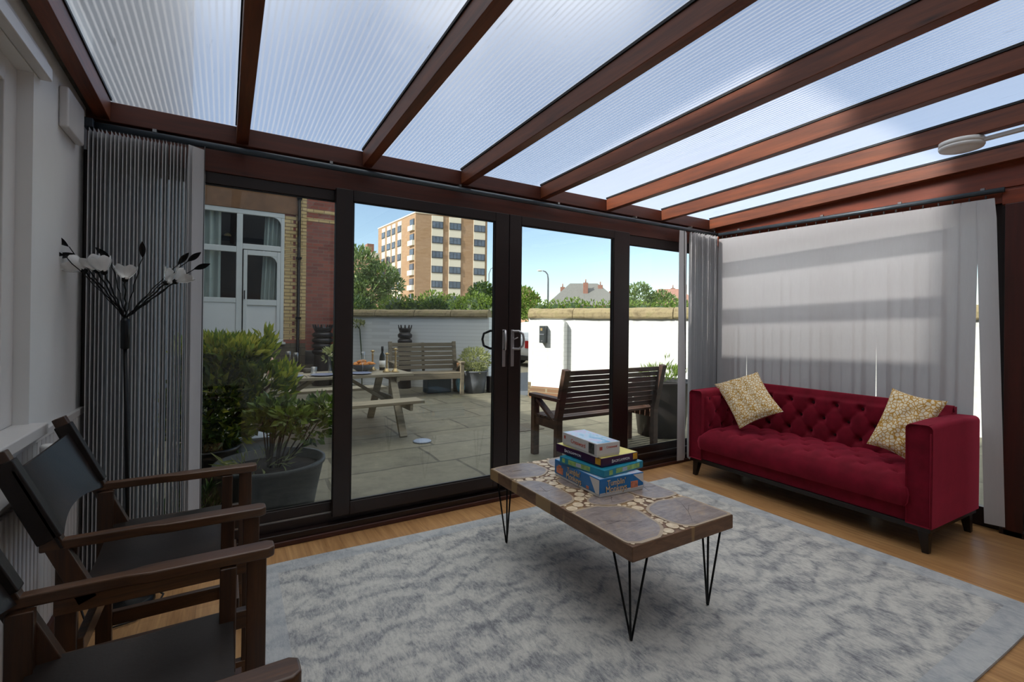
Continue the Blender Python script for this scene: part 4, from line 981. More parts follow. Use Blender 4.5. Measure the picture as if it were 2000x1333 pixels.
# benches
def bench(name, label, loc, rz, W, mat, back_slats, grp=None, H=.9, D=.58):
    r = thing(name, label, 'bench', loc, rz, grp)   # faces -y, origin at the middle of its footprint
    h = W/2-.035
    for s in (-1, 1):
        x = s*h
        b = MB(); b.box(x-.035, x+.035, -D/2, -D/2+.06, 0, .60); b.build('leg', mat, r, False, bevel=.005)
        b = MB(); b.bar((x, D/2-.10, 0), (x, D/2-.10, .42), .07, .055, (0, 1, 0)); b.bar((x, D/2-.10, .42), (x, D/2+.02, H), .07, .055, (0, 1, 0)); b.build('leg', mat, r, False, bevel=.004)
        b = MB(); b.box(x-.045, x+.045, -D/2-.03, D/2-.03, .60, .635); b.build('armrest', mat, r, False, bevel=.006)
        b = MB(); b.box(x-.02, x+.02, -D/2+.06, D/2-.12, .32, .40); b.bar((x, -D/2+.08, .58), (x, D/2-.12, .38), .03, .06, (1, 0, 0)); b.build('side_rail', mat, r, False, bevel=.003)
    n = 5
    for i in range(n):
        y = -D/2+.01+i*(D-.14)/n
        MB().box(-h-.02, h+.02, y, y+(D-.14)/n-.012, .405, .43).build('seat_slat', mat, r, False, bevel=.004)
    MB().box(-h, h, -D/2+.01, -D/2+.04, .31, .40).build('front_rail', mat, r, False, bevel=.003)
    zb, zt = .47, H-.01
    st = (zt-zb)/back_slats
    for i in range(back_slats):
        z = zb+i*st; y = D/2-.125+(z-.42)*.25
        b = MB(); b.bar((-h+.02, y, z+st*.43), (h-.02, y, z+st*.43), .022, st*.84); b.build('back_slat', mat, r, False, bevel=.003)
    for x in (0,):
        b = MB(); b.bar((x, D/2-.075, .43), (x, D/2+.04, H-.02), .05, .03, (0, 1, 0)); b.build('back_brace', mat, r, False)
    return r
bench('garden_bench', 'weathered slatted garden bench standing before the far white wall', (3.30, 8.58, G), math.radians(-7), 1.34, 'bench_wood', 6, 'wooden garden benches', H=1.0)
bench('garden_bench', 'dark garden bench seen from behind close to the right hand glass door', (3.47, 3.87, G), math.radians(181), 1.44, 'bench_dark', 8, 'wooden garden benches', H=.92, D=.52)

# picnic table
TZo = G
pt = thing('picnic_table', 'weathered wooden picnic table laid for a meal on the patio', 'table', (1.1, 6.1, TZo), math.radians(1.5))
for i in range(5):
    y = -.36+i*.146; MB().box(-.95, .94, y, y+.138, .685, .72).build('table_top', 'grey_wood', pt, False, bevel=.005)
for s in (-1, 1):
    for j in range(2):
        y = s*.70+(-.14+j*.145)
        MB().box(-.92, .90, y, y+.137, .41, .445).build('bench_seat', 'grey_wood', pt, False, bevel=.005)
for x in (-.68, .70):
    for s in (-1, 1):
        b = MB(); b.bar((x, s*.68, 0), (x, s*.24, .685), .045, .09, (1, 0, 0)); b.build('leg', 'grey_wood', pt, False, bevel=.004)
    xo = x+(.045 if x > 0 else -.045)
    b = MB(); b.bar((xo, -.82, .37), (xo, .82, .37), .04, .085, (0, 0, 1)); b.build('seat_bearer', 'grey_wood', pt, False, bevel=.01)
    b = MB(); b.bar((xo, -.34, .65), (xo, .34, .65), .04, .07, (0, 0, 1)); b.build('top_bearer', 'grey_wood', pt, False, bevel=.006)
    b = MB(); b.bar((x-math.copysign(.03, x), 0, .36), (x-math.copysign(.52, x), 0, .68), .04, .075, (0, 1, 0)); b.build('brace', 'grey_wood', pt, False, bevel=.004)
TT = G+.721
def on(name, label, cat, x, y, grp=None): return thing(name, label, cat, (x, y, TT), group=grp)
o = on('wine_bottle', 'dark wine bottle with a white label near the table end', 'bottle', 1.80, 6.30)
MB().lathe([(.036, 0), (.038, .01), (.038, .17), (.030, .205), (.015, .235), (.014, .30), (.016, .302), (.016, .315)], (1.80, 6.30, TT), 20).build('glass_body', 'bottle_green', o)
MB().lathe([(.0165, .25), (.0165, .318), (.010, .32)], (1.80, 6.30, TT), 16).build('foil_cap', 'black_plastic', o)
MB().lathe([(.0386, .04), (.0386, .13)], (1.80, 6.30, TT), 20).build('label', 'paper', o)
o = on('wine_bottle', 'pale pink bottle half hidden by the bush on the picnic table', 'bottle', .45, 6.15)
MB().lathe([(.036, 0), (.038, .01), (.038, .16), (.030, .2), (.015, .24), (.014, .31)], (.45, 6.15, TT), 20).build('glass_body', 'rose_wine', o)
MB().lathe([(.0165, .25), (.0165, .325), (.010, .33)], (.45, 6.15, TT), 16).build('foil_cap', 'paper', o)
for (x, y, h, lab) in ((1.68, 6.33, .27, 'brass candlestick left of the dark wine bottle'), (1.78, 6.02, .25, 'brass candlestick just right of the dark wine bottle'), (1.88, 5.98, .31, 'tallest brass candlestick, nearest the table end')):
    o = on('candlestick', lab, 'candlestick', x, y, 'brass candlesticks on the picnic table')
    MB().lathe([(.052, 0), (.05, .01), (.030, .035), (.015, .05)], (x, y, TT), 16).build('base', 'brass', o)
    MB().lathe([(.015, .05), (.011, .06), (.018, .08), (.011, .095), (.011, h-.07), (.018, h-.06), (.011, h-.05), (.012, h-.03)], (x, y, TT), 14).build('stem', 'brass', o)
    MB().lathe([(.012, h-.03), (.030, h-.015), (.030, h-.008), (.012, h-.005), (.012, h)], (x, y, TT), 14).build('cup', 'brass', o)
o = on('fruit_bowl', 'wide dark bowl holding golden pastries on the picnic table', 'bowl', 1.52, 6.22)
MB().lathe([(.05, 0), (.07, .01), (.13, .05), (.165, .095), (.158, .095), (.12, .055), (.05, .02)], (1.52, 6.22, TT), 28).build('bowl', 'slate', o)
rr = random.Random(2); n_ = 0
labs = ['topmost croissant of the pile in the bowl', 'croissant at the left rim of the bowl', 'croissant at the right rim of the bowl', 'croissant at the front of the bowl', 'croissant at the back of the bowl', 'croissant lying across the middle of the bowl']
for (dx, dy, dz, a) in ((0, 0, .125, .3), (-.085, -.01, .095, 1.4), (.095, 0, .095, -.9), (0, -.085, .095, .1), (.01, .085, .1, .5), (.03, -.02, .085, 1.0)):
    b = MB(); pts = []; rs = []
    for k in range(11):
        t = k/10*2-1; pts.append((1.52+dx+math.cos(a)*.068*t-math.sin(a)*.03*t*t, 6.22+dy+math.sin(a)*.068*t+math.cos(a)*.03*t*t, TT+dz)); rs.append(max(.006, .030*(1-t*t)**.6*(1+.09*math.cos(k*PI))))
    b.tube(pts, rs, 10); o = b.build('croissant', 'croissant'); tag(o, 'golden '+labs[n_], 'croissant', 'croissants in the bowl'); n_ += 1
for (x, y, lab) in ((1.42, 5.90, 'blue-grey dinner plate in front of the pastry bowl'), (.98, 5.90, 'blue-grey dinner plate in front of the flower jar'), (.64, 5.90, 'blue-grey dinner plate below the two champagne flutes')):
    o = MB().lathe([(.05, .002), (.08, .004), (.135, .016), (.133, .02), (.075, .008), (0.0, .007)], (x, y, TT), 28).build('dinner_plate', 'blue_plate'); tag(o, lab, 'plate', 'plates laid on the picnic table')
def mkfl(x, y, lab):
    o = on('champagne_flute', lab, 'glass', x, y, 'champagne flutes on the picnic table')
    MB().lathe([(.034, 0), (.03, .003), (.005, .008)], (x, y, TT), 20).build('foot', 'glass_thin', o)
    MB().lathe([(.005, .008), (.0035, .05), (.0045, .105)], (x, y, TT), 10).build('stem', 'glass_thin', o)
    MB().lathe([(.0045, .105), (.018, .13), (.027, .17), (.029, .22), (.026, .27)], (x, y, TT), 20).build('bowl', 'glass_thin', o)
def mk_gt():
    t = NT('glass_thin'); tr = t.n('ShaderNodeBsdfTransparent'); gl = t.n('ShaderNodeBsdfGlossy'); gl.inputs['Roughness'].default_value = .05
    lw = t.n('ShaderNodeLayerWeight'); lw.inputs[0].default_value = .5; mx = t.n('ShaderNodeMixShader'); tr.inputs[0].default_value = (.93, .95, .97, 1)
    t.l(t.math('ADD', t.math('MULTIPLY', t.math('POWER', lw.outputs['Facing'], 2.0), .8), .08), mx.inputs[0]); t.l(tr.outputs[0], mx.inputs[1]); t.l(gl.outputs[0], mx.inputs[2]); t.l(mx.outputs[0], t.out.inputs[0]); M['glass_thin'] = t.m
mk_gt()
mkfl(.71, 6.06, 'right hand champagne flute of the pair over the near plate'); mkfl(.66, 6.36, 'left hand champagne flute of the pair, set farther back'); mkfl(1.47, 6.0, 'champagne flute standing before the pastry bowl')
o = on('flower_jar', 'clear jar of pale yellow flowers beside the door post', 'vase', 1.13, 6.1)
MB().lathe([(.045, 0), (.05, .01), (.05, .21), (.045, .22)], (1.13, 6.1, TT), 18).build('jar', 'glass_thin', o)
b = MB(); rr = random.Random(4)
for k in range(9):
    a = rr.uniform(0, 6.3); q = rr.uniform(.02, .08); b.tube([(1.13, 6.1, TT+.01), (1.13+.3*q*math.cos(a), 6.1+.3*q*math.sin(a), TT+.15), (1.13+q*math.cos(a), 6.1+q*math.sin(a), TT+.25)], .003, 5)
b.build('stems', 'leaf_dark', o)

def leaves(b, blobs, n, size, seed, asp=.38, up_=.3, shell=.55, fold=.25, nm=1):
    rr = random.Random(seed); wts = [q[3]*q[4]*q[5] if len(q) > 5 else q[3]**3 for q in blobs]; tot = sum(wts)
    for _ in range(n):
        b.cur = rr.randrange(nm) if nm > 1 else b.cur
        t = rr.uniform(0, tot); k = 0
        while t > wts[k] and k < len(blobs)-1: t -= wts[k]; k += 1
        q = blobs[k]; cx, cy, cz = q[:3]; rx, ry, rz_ = (q[3], q[4], q[5]) if len(q) > 5 else (q[3],)*3
        v = Vector((rr.gauss(0, 1), rr.gauss(0, 1), rr.gauss(0, 1))).normalized(); rad = shell+(1-shell)*rr.random()**.5
        p = Vector((cx+v.x*rx*rad, cy+v.y*ry*rad, cz+v.z*rz_*rad))
        d = (v+Vector((rr.uniform(-.7, .7), rr.uniform(-.7, .7), rr.uniform(-.5, .7)+up_))).normalized()
        s = d.cross(Vector((rr.uniform(-1, 1), rr.uniform(-1, 1), rr.uniform(-1, 1)))).normalized(); nn = s.cross(d); L = size*rr.uniform(.65, 1.3); w_ = L*asp/2
        b.add([p, p+d*L*.5+s*w_+nn*w_*fold, p+d*L-nn*L*.12, p+d*L*.5-s*w_+nn*w_*fold, p+d*L*.5-nn*w_*.3], [(0, 1, 4), (1, 2, 4), (2, 3, 4), (3, 0, 4)])
    return b
b = MB(); leaves(b, [(1.13, 6.1, TT+.27, .09, .09, .06), (1.07, 6.06, TT+.21, .05, .05, .05)], 90, .05, 9, .6); b.build('blooms', 'leaf_pale', o)
fk = 0
for x, y, a in ((.80, 5.88, 1.5), (.84, 5.89, 1.5), (1.16, 5.88, 1.5), (1.22, 5.88, 1.5), (.50, 5.88, 1.5)):
    b = MB(); b.bar((x, y-.09, TT+.004), (x, y+.04, TT+.004), .008, .003); b.bar((x, y+.04, TT+.004), (x, y+.10, TT+.006), .018, .002); o = b.build('cutlery', 'silver')
    tag(o, ['steel knife right of the plate under the flutes', 'steel fork next to the knife under the flutes', 'steel knife right of the plate by the flower jar', 'steel spoon beyond the knife by the flower jar', 'steel fork left of the plate under the flutes'][fk], 'cutlery', 'cutlery on the picnic table'); fk += 1
o = MB().lathe([(.03, 0), (.034, .0), (.034, .09), (.030, .09), (.030, .01)], (.92, 6.12, TT), 14).build('tumbler', 'glass_thin'); tag(o, 'low glass tumbler between the flutes and the flower jar', 'glass')
o = MB().lathe([(.045, 0), (.05, .01), (.05, .05), (.04, .055)], (.88, 6.34, TT), 14).build('food_tin', 'iron'); tag(o, 'small squat tin behind the tumbler on the picnic table', 'tin')

# pots and plants
def pot(name, label, cat, x, y, z, r0, r1, h, mat, grp=None, rim=.02):
    o = thing(name, label, cat, (x, y, z), group=grp)
    MB().lathe([(r0, 0), (r0+(r1-r0)*.5, h*.5), (r1, h-.03), (r1+rim*.6, h-.025), (r1+rim*.6, h), (r1-.01, h), (r1-.02, h-.06)], (x, y, z), 36).build('pot', mat, o)
    MB().lathe([(r1-.02, h-.06), (0.001, h-.05)], (x, y, z), 24).build('soil', 'soil', o)
    return o
o = pot('potted_shrub', 'leggy green shrub in a wide charcoal tub right outside the glass', 'plant', .27, 3.52, G, .25, .325, .425, 'planter_grey')
rr = random.Random(21); bl = []
for k in range(16):
    a = rr.uniform(0, 6.3); q = rr.uniform(.05, .30); tip = (.34+q*math.cos(a), 3.52+q*math.sin(a)*.8, rr.uniform(.50, .66))
    b = MB(); b.tube([(.30+.05*math.cos(a), 3.52+.05*math.sin(a), .26), (.31+.6*q*math.cos(a), 3.52+.4*q*math.sin(a), .40), tip], [.006, .005, .003], 5); b.build('stem', 'bark', o); bl.append((tip[0], tip[1], tip[2], .085, .085, .055))
b = MB(); leaves(b, bl+[(.52, 3.5, .50, .10, .08, .10), (.60, 3.55, .63, .05, .05, .06)], 1000, .065, 5, .55, nm=4); b.build('foliage', ['leaf_dark', 'leaf_mid', 'leaf_mid', 'leaf_hedge'], o)
b = MB(); leaves(b, [(.2, 3.5, .30, .2, .15, .03)], 70, .12, 6, .12); b.build('dry_stalks', 'leaf_pale', o)
o = pot('potted_bush', 'tall yellow-green leafy bush in a black pot beyond the left glass door', 'plant', -.12, 4.15, G, .16, .22, .42, 'pot_black')
b = MB(); b.tube([(-.12, 4.15, .2), (-.1, 4.15, .5), (0, 4.15, .85)], [.02, .016, .01], 6); b.tube([(-.12, 4.15, .3), (.1, 4.1, .55), (.32, 4.1, .75)], [.016, .012, .008], 6); b.tube([(-.1, 4.15, .4), (-.1, 4.2, .9)], [.012, .007], 6); b.build('stem', 'bark', o)
b = MB(); leaves(b, [(-.05, 4.15, .62, .30, .26, .36), (.22, 4.1, .72, .24, .2, .20), (.0, 4.15, .92, .28, .2, .13), (.26, 4.15, .96, .09, .09, .10), (-.18, 4.2, .45, .15, .15, .2)], 3000, .095, 8, .36, up_=.5, shell=.35, nm=4); b.build('foliage', ['leaf_yellow', 'leaf_dark', 'leaf_mid', 'leaf_mid'], o)
b = MB(); leaves(b, [(.0, 4.15, 1.0, .32, .2, .07), (.27, 4.12, 1.08, .06, .06, .05), (.40, 4.1, .80, .07, .07, .06)], 900, .10, 12, .34, up_=1.2, nm=3); b.build('new_growth', ['leaf_yellow', 'leaf_bright', 'leaf_hedge'], o)
# low plants at the foot of the glass on the left
o = MB(); leaves(o, [(-.15, 3.6, .0, .22, .18, .13), (-.3, 3.4, .02, .15, .12, .12)], 500, .09, 14, .22, up_=.8); o = o.build('ground_plant', 'leaf_dark'); tag(o, 'low grassy plant at the foot of the left glass door', 'plant')
o = thing('plastic_crate', 'pale blue plastic crate behind the charcoal tub', 'crate', (.12, 4.35, G))
b = MB(); b.box(0, .34, 4.25, 4.50, .14, .30).box(-.01, .35, 4.24, 4.51, .28, .305); b.build('tub', 'crate_blue', o, bevel=.008)
MB().box(.0, .34, 4.25, 4.5, G, .14).build('lower_tub', 'crate_blue', o, bevel=.008)
MB().box(.33, .36, 4.3, 4.45, .30, .34).build('clip', 'white_plastic', o, bevel=.005)
def chim(label, x, y, s, z0=G, q=1):
    o = thing('chimney_pot', label, 'chimney pot', (x, y, z0), group='old chimney pots in the yard')
    MB().lathe([(.19*s*q, 0), (.18*s*q, .4*s), (.16*s*q, .62*s), (.17*s*q, .64*s)], (x, y, z0), 20).build('body', 'pot_black', o)
    z = .64*s
    for k in range(4):
        MB().lathe([(.15*s*q, z), (.20*s*q, z+.02*s), (.21*s*q, z+.07*s), (.16*s*q, z+.11*s)], (x, y, z0), 20).build('ring', 'pot_black', o); z += .115*s
    MB().lathe([(.15*s*q, z), (.18*s*q, z+.06*s), (.19*s*q, z+.09*s)], (x, y, z0), 20).build('collar', 'pot_black', o); z += .09*s
    b = MB()
    for k in range(10): a = 2*PI*k/10; b.bar((x+.18*s*q*math.cos(a), y+.18*s*q*math.sin(a), z0+z-.01), (x+.2*s*q*math.cos(a), y+.2*s*q*math.sin(a), z0+z+.06*s), .05*s*q, .02, (math.cos(a), math.sin(a), 0), .02*s, .01)
    b.build('crown', 'pot_black', o)
chim('ribbed dark chimney pot against the red brick wing', 1.80, 10.85, 1.05)
chim('ribbed black chimney pot by the white wall behind the garden bench', 3.22, 9.62, 1.06, q=.68)
o = pot('potted_shrub', 'pale flowering shrub in a grey pot in the corner by the gateway', 'plant', 4.24, 8.38, G, .19, .25, .44, 'slate')
b = MB(); leaves(b, [(4.24, 8.38, .52, .30, .28, .24), (4.22, 8.35, .35, .22, .22, .1)], 1300, .07, 31, .35, shell=.3); b.build('foliage', 'leaf_pale', o)
o = MB().box(4.48, 4.62, 8.20, 8.34, G, .20).build('square_pot', 'pot_black', bevel=.01); tag(o, 'small black square pot beside the grey pot by the gateway', 'pot')
def bag(label, x, y, sx, sy, h, mat, rz, seed):
    rr = random.Random(seed); b = MB(); b.ball((0, 0, h/2), 1, 16, 12, (sx/2, sy/2, h/2))
    for i, v in enumerate(b.v): q = Vector(v); e = 1+.10*math.sin(9*q.x/sx+seed)+.08*math.sin(11*q.z/h+3*q.y/sy); b.v[i] = (q.x*e, q.y*e, max(0, h/2+(q.z-h/2)*(1.05)))
    o = b.build('compost_bag', mat); o.location = (x, y, G); o.rotation_euler.z = rz; tag(o, label, 'bag', 'bags heaped beside the garden bench')
bag('pale cyan plastic bag beside the end of the garden bench', 4.0, 8.50, .22, .2, .34, 'bag_cyan', .2, 1)
bag('purple-blue compost bag leaning next to the grey pot', 4.10, 8.60, .22, .2, .50, 'bag_blue', .4, 2)
bag('peach coloured bag on top of the heap by the bench', 4.05, 8.78, .24, .2, .58, 'bag_peach', .2, 3)
o = MB().box(3.35, 3.85, 8.62, 8.9, G, .16).build('storage_box', 'petrol_box', bevel=.02); tag(o, 'petrol blue storage box under the garden bench', 'box')
o = pot('potted_plant', 'black planter with thin green shoots at the right edge of the glass', 'plant', 4.68, 4.08, G, .28, .36, .68, 'pot_black')
b = MB(); leaves(b, [(4.66, 4.05, .62, .3, .26, .07), (4.76, 4.05, .75, .05, .05, .12)], 260, .10, 41, .16, up_=1.4); b.build('foliage', 'leaf_hedge', o)
o = MB().lathe([(.10, 0), (.105, .012), (.09, .02), (.02, .018)], (1.93, 5.12, G), 28).build('drain_cover', 'tin_blue'); tag(o, 'pale blue round lid lying on the paving at the picnic table leg', 'lid')
o = MB().box(3.12, 3.55, 5.0, 5.4, G, G+.008).build('manhole_cover', 'iron', bevel=.003); tag(o, 'square rusty inspection cover set in the paving behind the dark bench', 'cover')
# bird table / white flowers by the wing corner
o = thing('climbing_plant', 'spindly climber with cream flowers at the corner of the brick wing', 'plant', (2.50, 10.72, G))
b = MB(); b.tube([(2.56, 10.5, G), (2.54, 10.5, .6), (2.50, 10.5, 1.1), (2.42, 10.5, 1.2)], .012, 6); b.build('stem', 'leaf_dark', o)
b = MB(); leaves(b, [(2.46, 10.5, 1.22, .14, .08, .05)], 60, .08, 51, .6); b.build('blooms', 'leaf_pale', o)

# car behind the gateway
ca = thing('car', 'white hatchback parked beyond the gateway', 'car', (10.5, 13.6, -.13))
cz = -.13
def carpt(u, z, s): return (8.33+u, 13.5+s, cz+z)
body = [(0, .42), (-.03, .62), (.03, .92), (.10, .98), (3.95, .96), (4.2, .75), (4.25, .4), (4.2, .28), (.08, .28)]
b = MB(); k = len(body); b.add([carpt(u, z, -.85) for u, z in body]+[carpt(u, z, .85) for u, z in body], [tuple(range(k)), tuple(range(k, 2*k))[::-1]]+[(i, k+i, k+(i+1) % k, (i+1) % k) for i in range(k)]); b.build('body', 'car_white', ca, bevel=.06, seg=3)
cabin = [(.10, .95), (.50, 1.42), (.8, 1.48), (2.2, 1.47), (3.1, .96)]
b = MB(); k = len(cabin); b.add([carpt(u, z, -.74) for u, z in cabin]+[carpt(u, z, .74) for u, z in cabin], [tuple(range(k)), tuple(range(k, 2*k))[::-1]]+[(i, k+i, k+(i+1) % k, (i+1) % k) for i in range(k)]); b.build('cabin', 'car_white', ca, bevel=.05, seg=3)
win = [(.28, 1.0), (.60, 1.38), (2.1, 1.38), (2.8, 1.0)]
b = MB(); b.add([carpt(u, z, -.80) for u, z in win]+[carpt(u, z, -.74) for u, z in win], [(0, 1, 2, 3), (4, 7, 6, 5), (0, 4, 5, 1), (1, 5, 6, 2), (2, 6, 7, 3), (3, 7, 4, 0)]); b.build('side_window', 'car_glass', ca)
b = MB(); b.add([carpt(-.04, .62, -.87), carpt(-.04, .86, -.87), carpt(.28, .80, -.88), carpt(.32, .66, -.88), carpt(-.06, .62, -.7), carpt(-.06, .86, -.7), carpt(.28, .80, -.7), carpt(.32, .66, -.7)], [(0, 1, 2, 3), (4, 7, 6, 5), (0, 4, 5, 1), (1, 5, 6, 2), (2, 6, 7, 3), (3, 7, 4, 0)]); b.build('tail_light', 'car_red', ca)
b = MB(); b.add([carpt(u, z, s) for s in (-.87, .87) for z in (.22, .36) for u in (.0, .42)], [(0, 2, 3, 1), (4, 5, 7, 6), (0, 1, 5, 4), (2, 6, 7, 3), (0, 4, 6, 2), (1, 3, 7, 5)]); b.build('bumper', 'black_plastic', ca)
for u in (.68, 3.4):
    for s in (-.88, .68):
        T = Matrix.Translation(carpt(u, .31, s)) @ Matrix.Rotation(-PI/2, 4, 'X')
        b = MB(); b.lathe([(.2, 0), (.31, .01), (.31, .19), (.2, .2)], (0, 0, 0), 24, T); wl = b.build('wheel', 'rubber', ca)
        b = MB(); b.lathe([(.19, -.004), (.19, .012), (.05, .02)], (0, 0, 0), 20, T); b.build('hubcap', 'silver', wl, True)
# street lamp
sp = thing('street_lamp', 'slim grey street lamp on a curved arm rising over the hedge', 'street lamp', (17.55, 24.5, G))
b = MB(); b.tube([(17.55, 24.5, G), (17.55, 24.5, 4.2), (17.5, 24.5, 4.5), (17.38, 24.55, 4.66), (17.2, 24.6, 4.72)], [.07, .05, .04, .04, .035], 8); b.build('pole', 'slate', sp)
b = MB(); b.ball((17.02, 24.68, 4.72), .2, 10, 6, (1, .5, .3)); b.build('lantern', 'white_plastic', sp)
b = MB()
sp2 = thing('street_lamp', 'very thin pale street lamp standing before the tower block', 'street lamp', (25.7, 47.5, G))
b.tube([(25.7, 47.5, G), (25.7, 47.5, 7.1), (25.9, 47.4, 7.7), (26.5, 47.2, 8.0)], [.07, .05, .04, .04], 6); b.build('pole', 'slate', sp2)
b = MB(); b.ball((26.7, 47.1, 8.0), .25, 8, 6, (1, .5, .3)); b.build('lantern', 'white_plastic', sp2)

# hedges and trees
def core(b, c, r, seed): b.ball(c, 1, 14, 10, r); return b
def hedge(label, pts, r, h, mat, n, size, seed):
    o = thing('hedge', label, 'hedge', (pts[0][0], pts[0][1], G), group='hedges behind the yard walls')
    rr = random.Random(seed); bl = []; L = sum((Vector(a)-Vector(b_)).length for a, b_ in zip(pts, pts[1:])); k = int(L/(r*.7))+1
    for i in range(k+1):
        t = i/k*(len(pts)-1); j = min(int(t), len(pts)-2); q = Vector(pts[j]).lerp(Vector(pts[j+1]), t-j); hh = h*(1+rr.uniform(-.06, .07)); bl.append((q.x, q.y, hh-r*.8, r*.8, r*.8, r*.8))
    b = MB(); leaves(b, bl, n, size, seed, .5, nm=3); b.build('foliage', [mat, mat, 'leaf_mid'], o)
    b = MB()
    for q in bl: b.ball(q[:3], 1, 10, 8, (q[3]*.72, q[4]*.72, q[5]*.75))
    for a, c_ in zip(pts, pts[1:]): b.bar((a[0], a[1], h*.4), (c_[0], c_[1], h*.4), r*1.0, h*.9)
    b.build('inner_growth', 'leaf_dark', o); return o
hedge('bright green clipped hedge above the sunlit white wall', [(12.0, 17.3), (16.5, 13.0), (19.4, 8.75)], 1.0, 2.36, 'leaf_hedge', 9000, .14, 61)
hedge('dark conifer hedge in the gateway gap beside the clipped hedge', [(9.9, 18.9), (10.3, 18.6)], .85, 2.95, 'leaf_dark', 2600, .14, 62)
hedge('green hedge along the far white wall before the tower block', [(6.0, 19.0), (8.3, 17.8), (9.2, 16.4)], .9, 2.45, 'leaf_hedge', 5500, .14, 63)
def tree(label, x, y, blobs, mat, n, size, seed, h0, dark=True, grp='trees beyond the yard', tw=.12):
    o = thing('tree', label, 'tree', (x, y, G), group=grp)
    b = MB(); b.tube([(x, y, G), (x, y, h0)], [tw, tw*.6], 7)
    for q in blobs: b.tube([(x, y, h0*.8), (q[0], q[1], q[2])], [tw*.5, tw*.15], 5)
    b.build('trunk', 'bark', o); b = MB(); leaves(b, blobs, n, size, seed, .45, shell=.25, nm=4); b.build('crown', [mat, mat, mat, 'leaf_mid'], o)
    return o
tree('grey-green tree with an open crown left of the tower block', 6.2, 24.2, [(5.7, 24.6, 4.2, 1.1, 1, .95), (6.8, 24.3, 3.7, .9, .9, .65), (6.1, 24.4, 2.9, 1.2, 1, .8), (7.4, 24.1, 3.2, .6, .5, .4), (5.3, 24.6, 2.4, 1.0, .9, .8)], 'leaf_tree', 4200, .24, 71, 2.6)
tree('low dark shrubby tree under the grey-green tree by the white wall', 5.0, 22.0, [(5.0, 22.2, 1.8, .9, .8, .65), (6.0, 21.8, 1.6, .6, .6, .45)], 'leaf_dark', 2200, .18, 72, 1.4)
tree('small rounded bush over the coping left of the tower', 6.6, 16.8, [(6.75, 16.8, 1.7, .55, .5, .42)], 'leaf_dark', 1100, .14, 75, 1.4)
tree('bright yellow-green tree beside the street lamp', 15.6, 25.2, [(15.9, 25.0, 2.7, 1.2, 1, .95), (15.2, 25.4, 2.2, 1.0, .8, .8), (16.2, 25.6, 2.3, .8, .8, .6)], 'leaf_hedge', 3600, .2, 73, 2.2)
tree('feathery pale tree rising over the hedge near the red roofs', 20.2, 18.9, [(19.9, 19.0, 2.9, .8, .7, .8), (20.9, 18.2, 2.5, .9, .8, .7), (19.6, 19.6, 2.3, .7, .7, .6)], 'leaf_tree', 2400, .22, 74, 2.2)

# tower block
A = Vector((31.32, 88.04, 0)); B_ = Vector((45.85, 85.67, 0)); Lc = Vector((29.62, 108.09, 0))
tb = thing('tower_block', 'tall tan brick tower block with white panels and rows of windows', 'building', (38, 95, G))
ux = (B_-A).normalized(); uy = (Lc-A).normalized(); WR, WL = (B_-A).length, (Lc-A).length
P3 = lambda u, v, z: tuple(A+ux*u+uy*v+Vector((0, 0, z)))
def tbox(b, u0, u1, v0, v1, z0, z1): return b.add([P3(u, v, z) for z in (z0, z1) for v in (v0, v1) for u in (u0, u1)], [(0, 2, 3, 1), (4, 5, 7, 6), (0, 1, 5, 4), (2, 6, 7, 3), (0, 4, 6, 2), (1, 3, 7, 5)])
tbox(MB(), 0, WR, .0, WL, G, 22.9).build('brick_body', 'tower_brick', tb)
tbox(MB(), -.1, WR+.1, -.1, WL+.1, 22.9, 23.15).build('parapet', 'tower_white', tb)
tbox(MB(), 4, 10, 6, 14, 23.1, 24.6).build('roof_house', 'tower_brick', tb)
cols = [(3.13, 5.41), (6.64, 9.09), (11.77, 14.2)]
for u0, u1 in cols: tbox(MB(), u0, u1, -.12, 0, 1, 22.7).build('white_panel', 'tower_white', tb)
lcol = [(2.6, .35, 3), (6.61, 8.52, 1), (9.83, 11.57, 1), (12.38, 14.48, 1), (15.62, 17.53, 1)]
for v0, v1, q in lcol[1:]: tbox(MB(), -.12, 0, v0, v1, 1, 22.5).build('white_panel', 'tower_white', tb)
def wobj(b1, b2, b3):
    wi = b1.build('window', 'tower_frame', tb); b2.build('pane', 'tower_glass', wi)
for fl_ in range(7):
    zt = 21.6-fl_*2.93
    for u0, u1 in cols:
        b1 = MB(); tbox(b1, u0+.02, u1-.02, -.2, -.1, zt-1.4, zt); b2 = MB(); m = u0+.12; wq = (u1-u0-.24)/3
        for k in range(3): tbox(b2, m+k*wq+.05, m+(k+1)*wq-.05, -.25, -.19, zt-1.25 if k != 1 else zt-1.25, zt-.12)
        wobj(b1, b2, None)
    for v0, v1, q in lcol[1:]:
        b1 = MB(); tbox(b1, -.2, -.1, v0+.05, v1-.05, zt-1.4, zt); b2 = MB(); tbox(b2, -.25, -.19, v0+.2, (v0+v1)/2-.05, zt-1.25, zt-.12); tbox(b2, -.25, -.19, (v0+v1)/2+.05, v1-.2, zt-1.25, zt-.12); wobj(b1, b2, None)
    bc = MB(); tbox(bc, -.5, .02, .35, 2.6, zt-2.0, zt-1.0); bal = bc.build('balcony', 'tower_white', tb)
    b1 = MB(); tbox(b1, -.15, 0, .5, 2.4, zt-.95, zt+.3); b2 = MB(); tbox(b2, -.2, -.14, .65, 2.25, zt-.85, zt+.2); wobj(b1, b2, None)
o = thing('low_block', 'lower tan brick block just right of the tower', 'building', (54, 90, G))
b = MB(); b.box(48.2, 53, 90, 100, G, 8.6); b.build('walls', 'tower_brick', o); MB().box(48.0, 53.2, 89.8, 100.2, 8.6, 8.9).build('roof_edge', 'tower_white', o)
MB().box(49.4, 51.6, 89.9, 90, 3.4, 4.6).build('window', 'tower_glass', o)
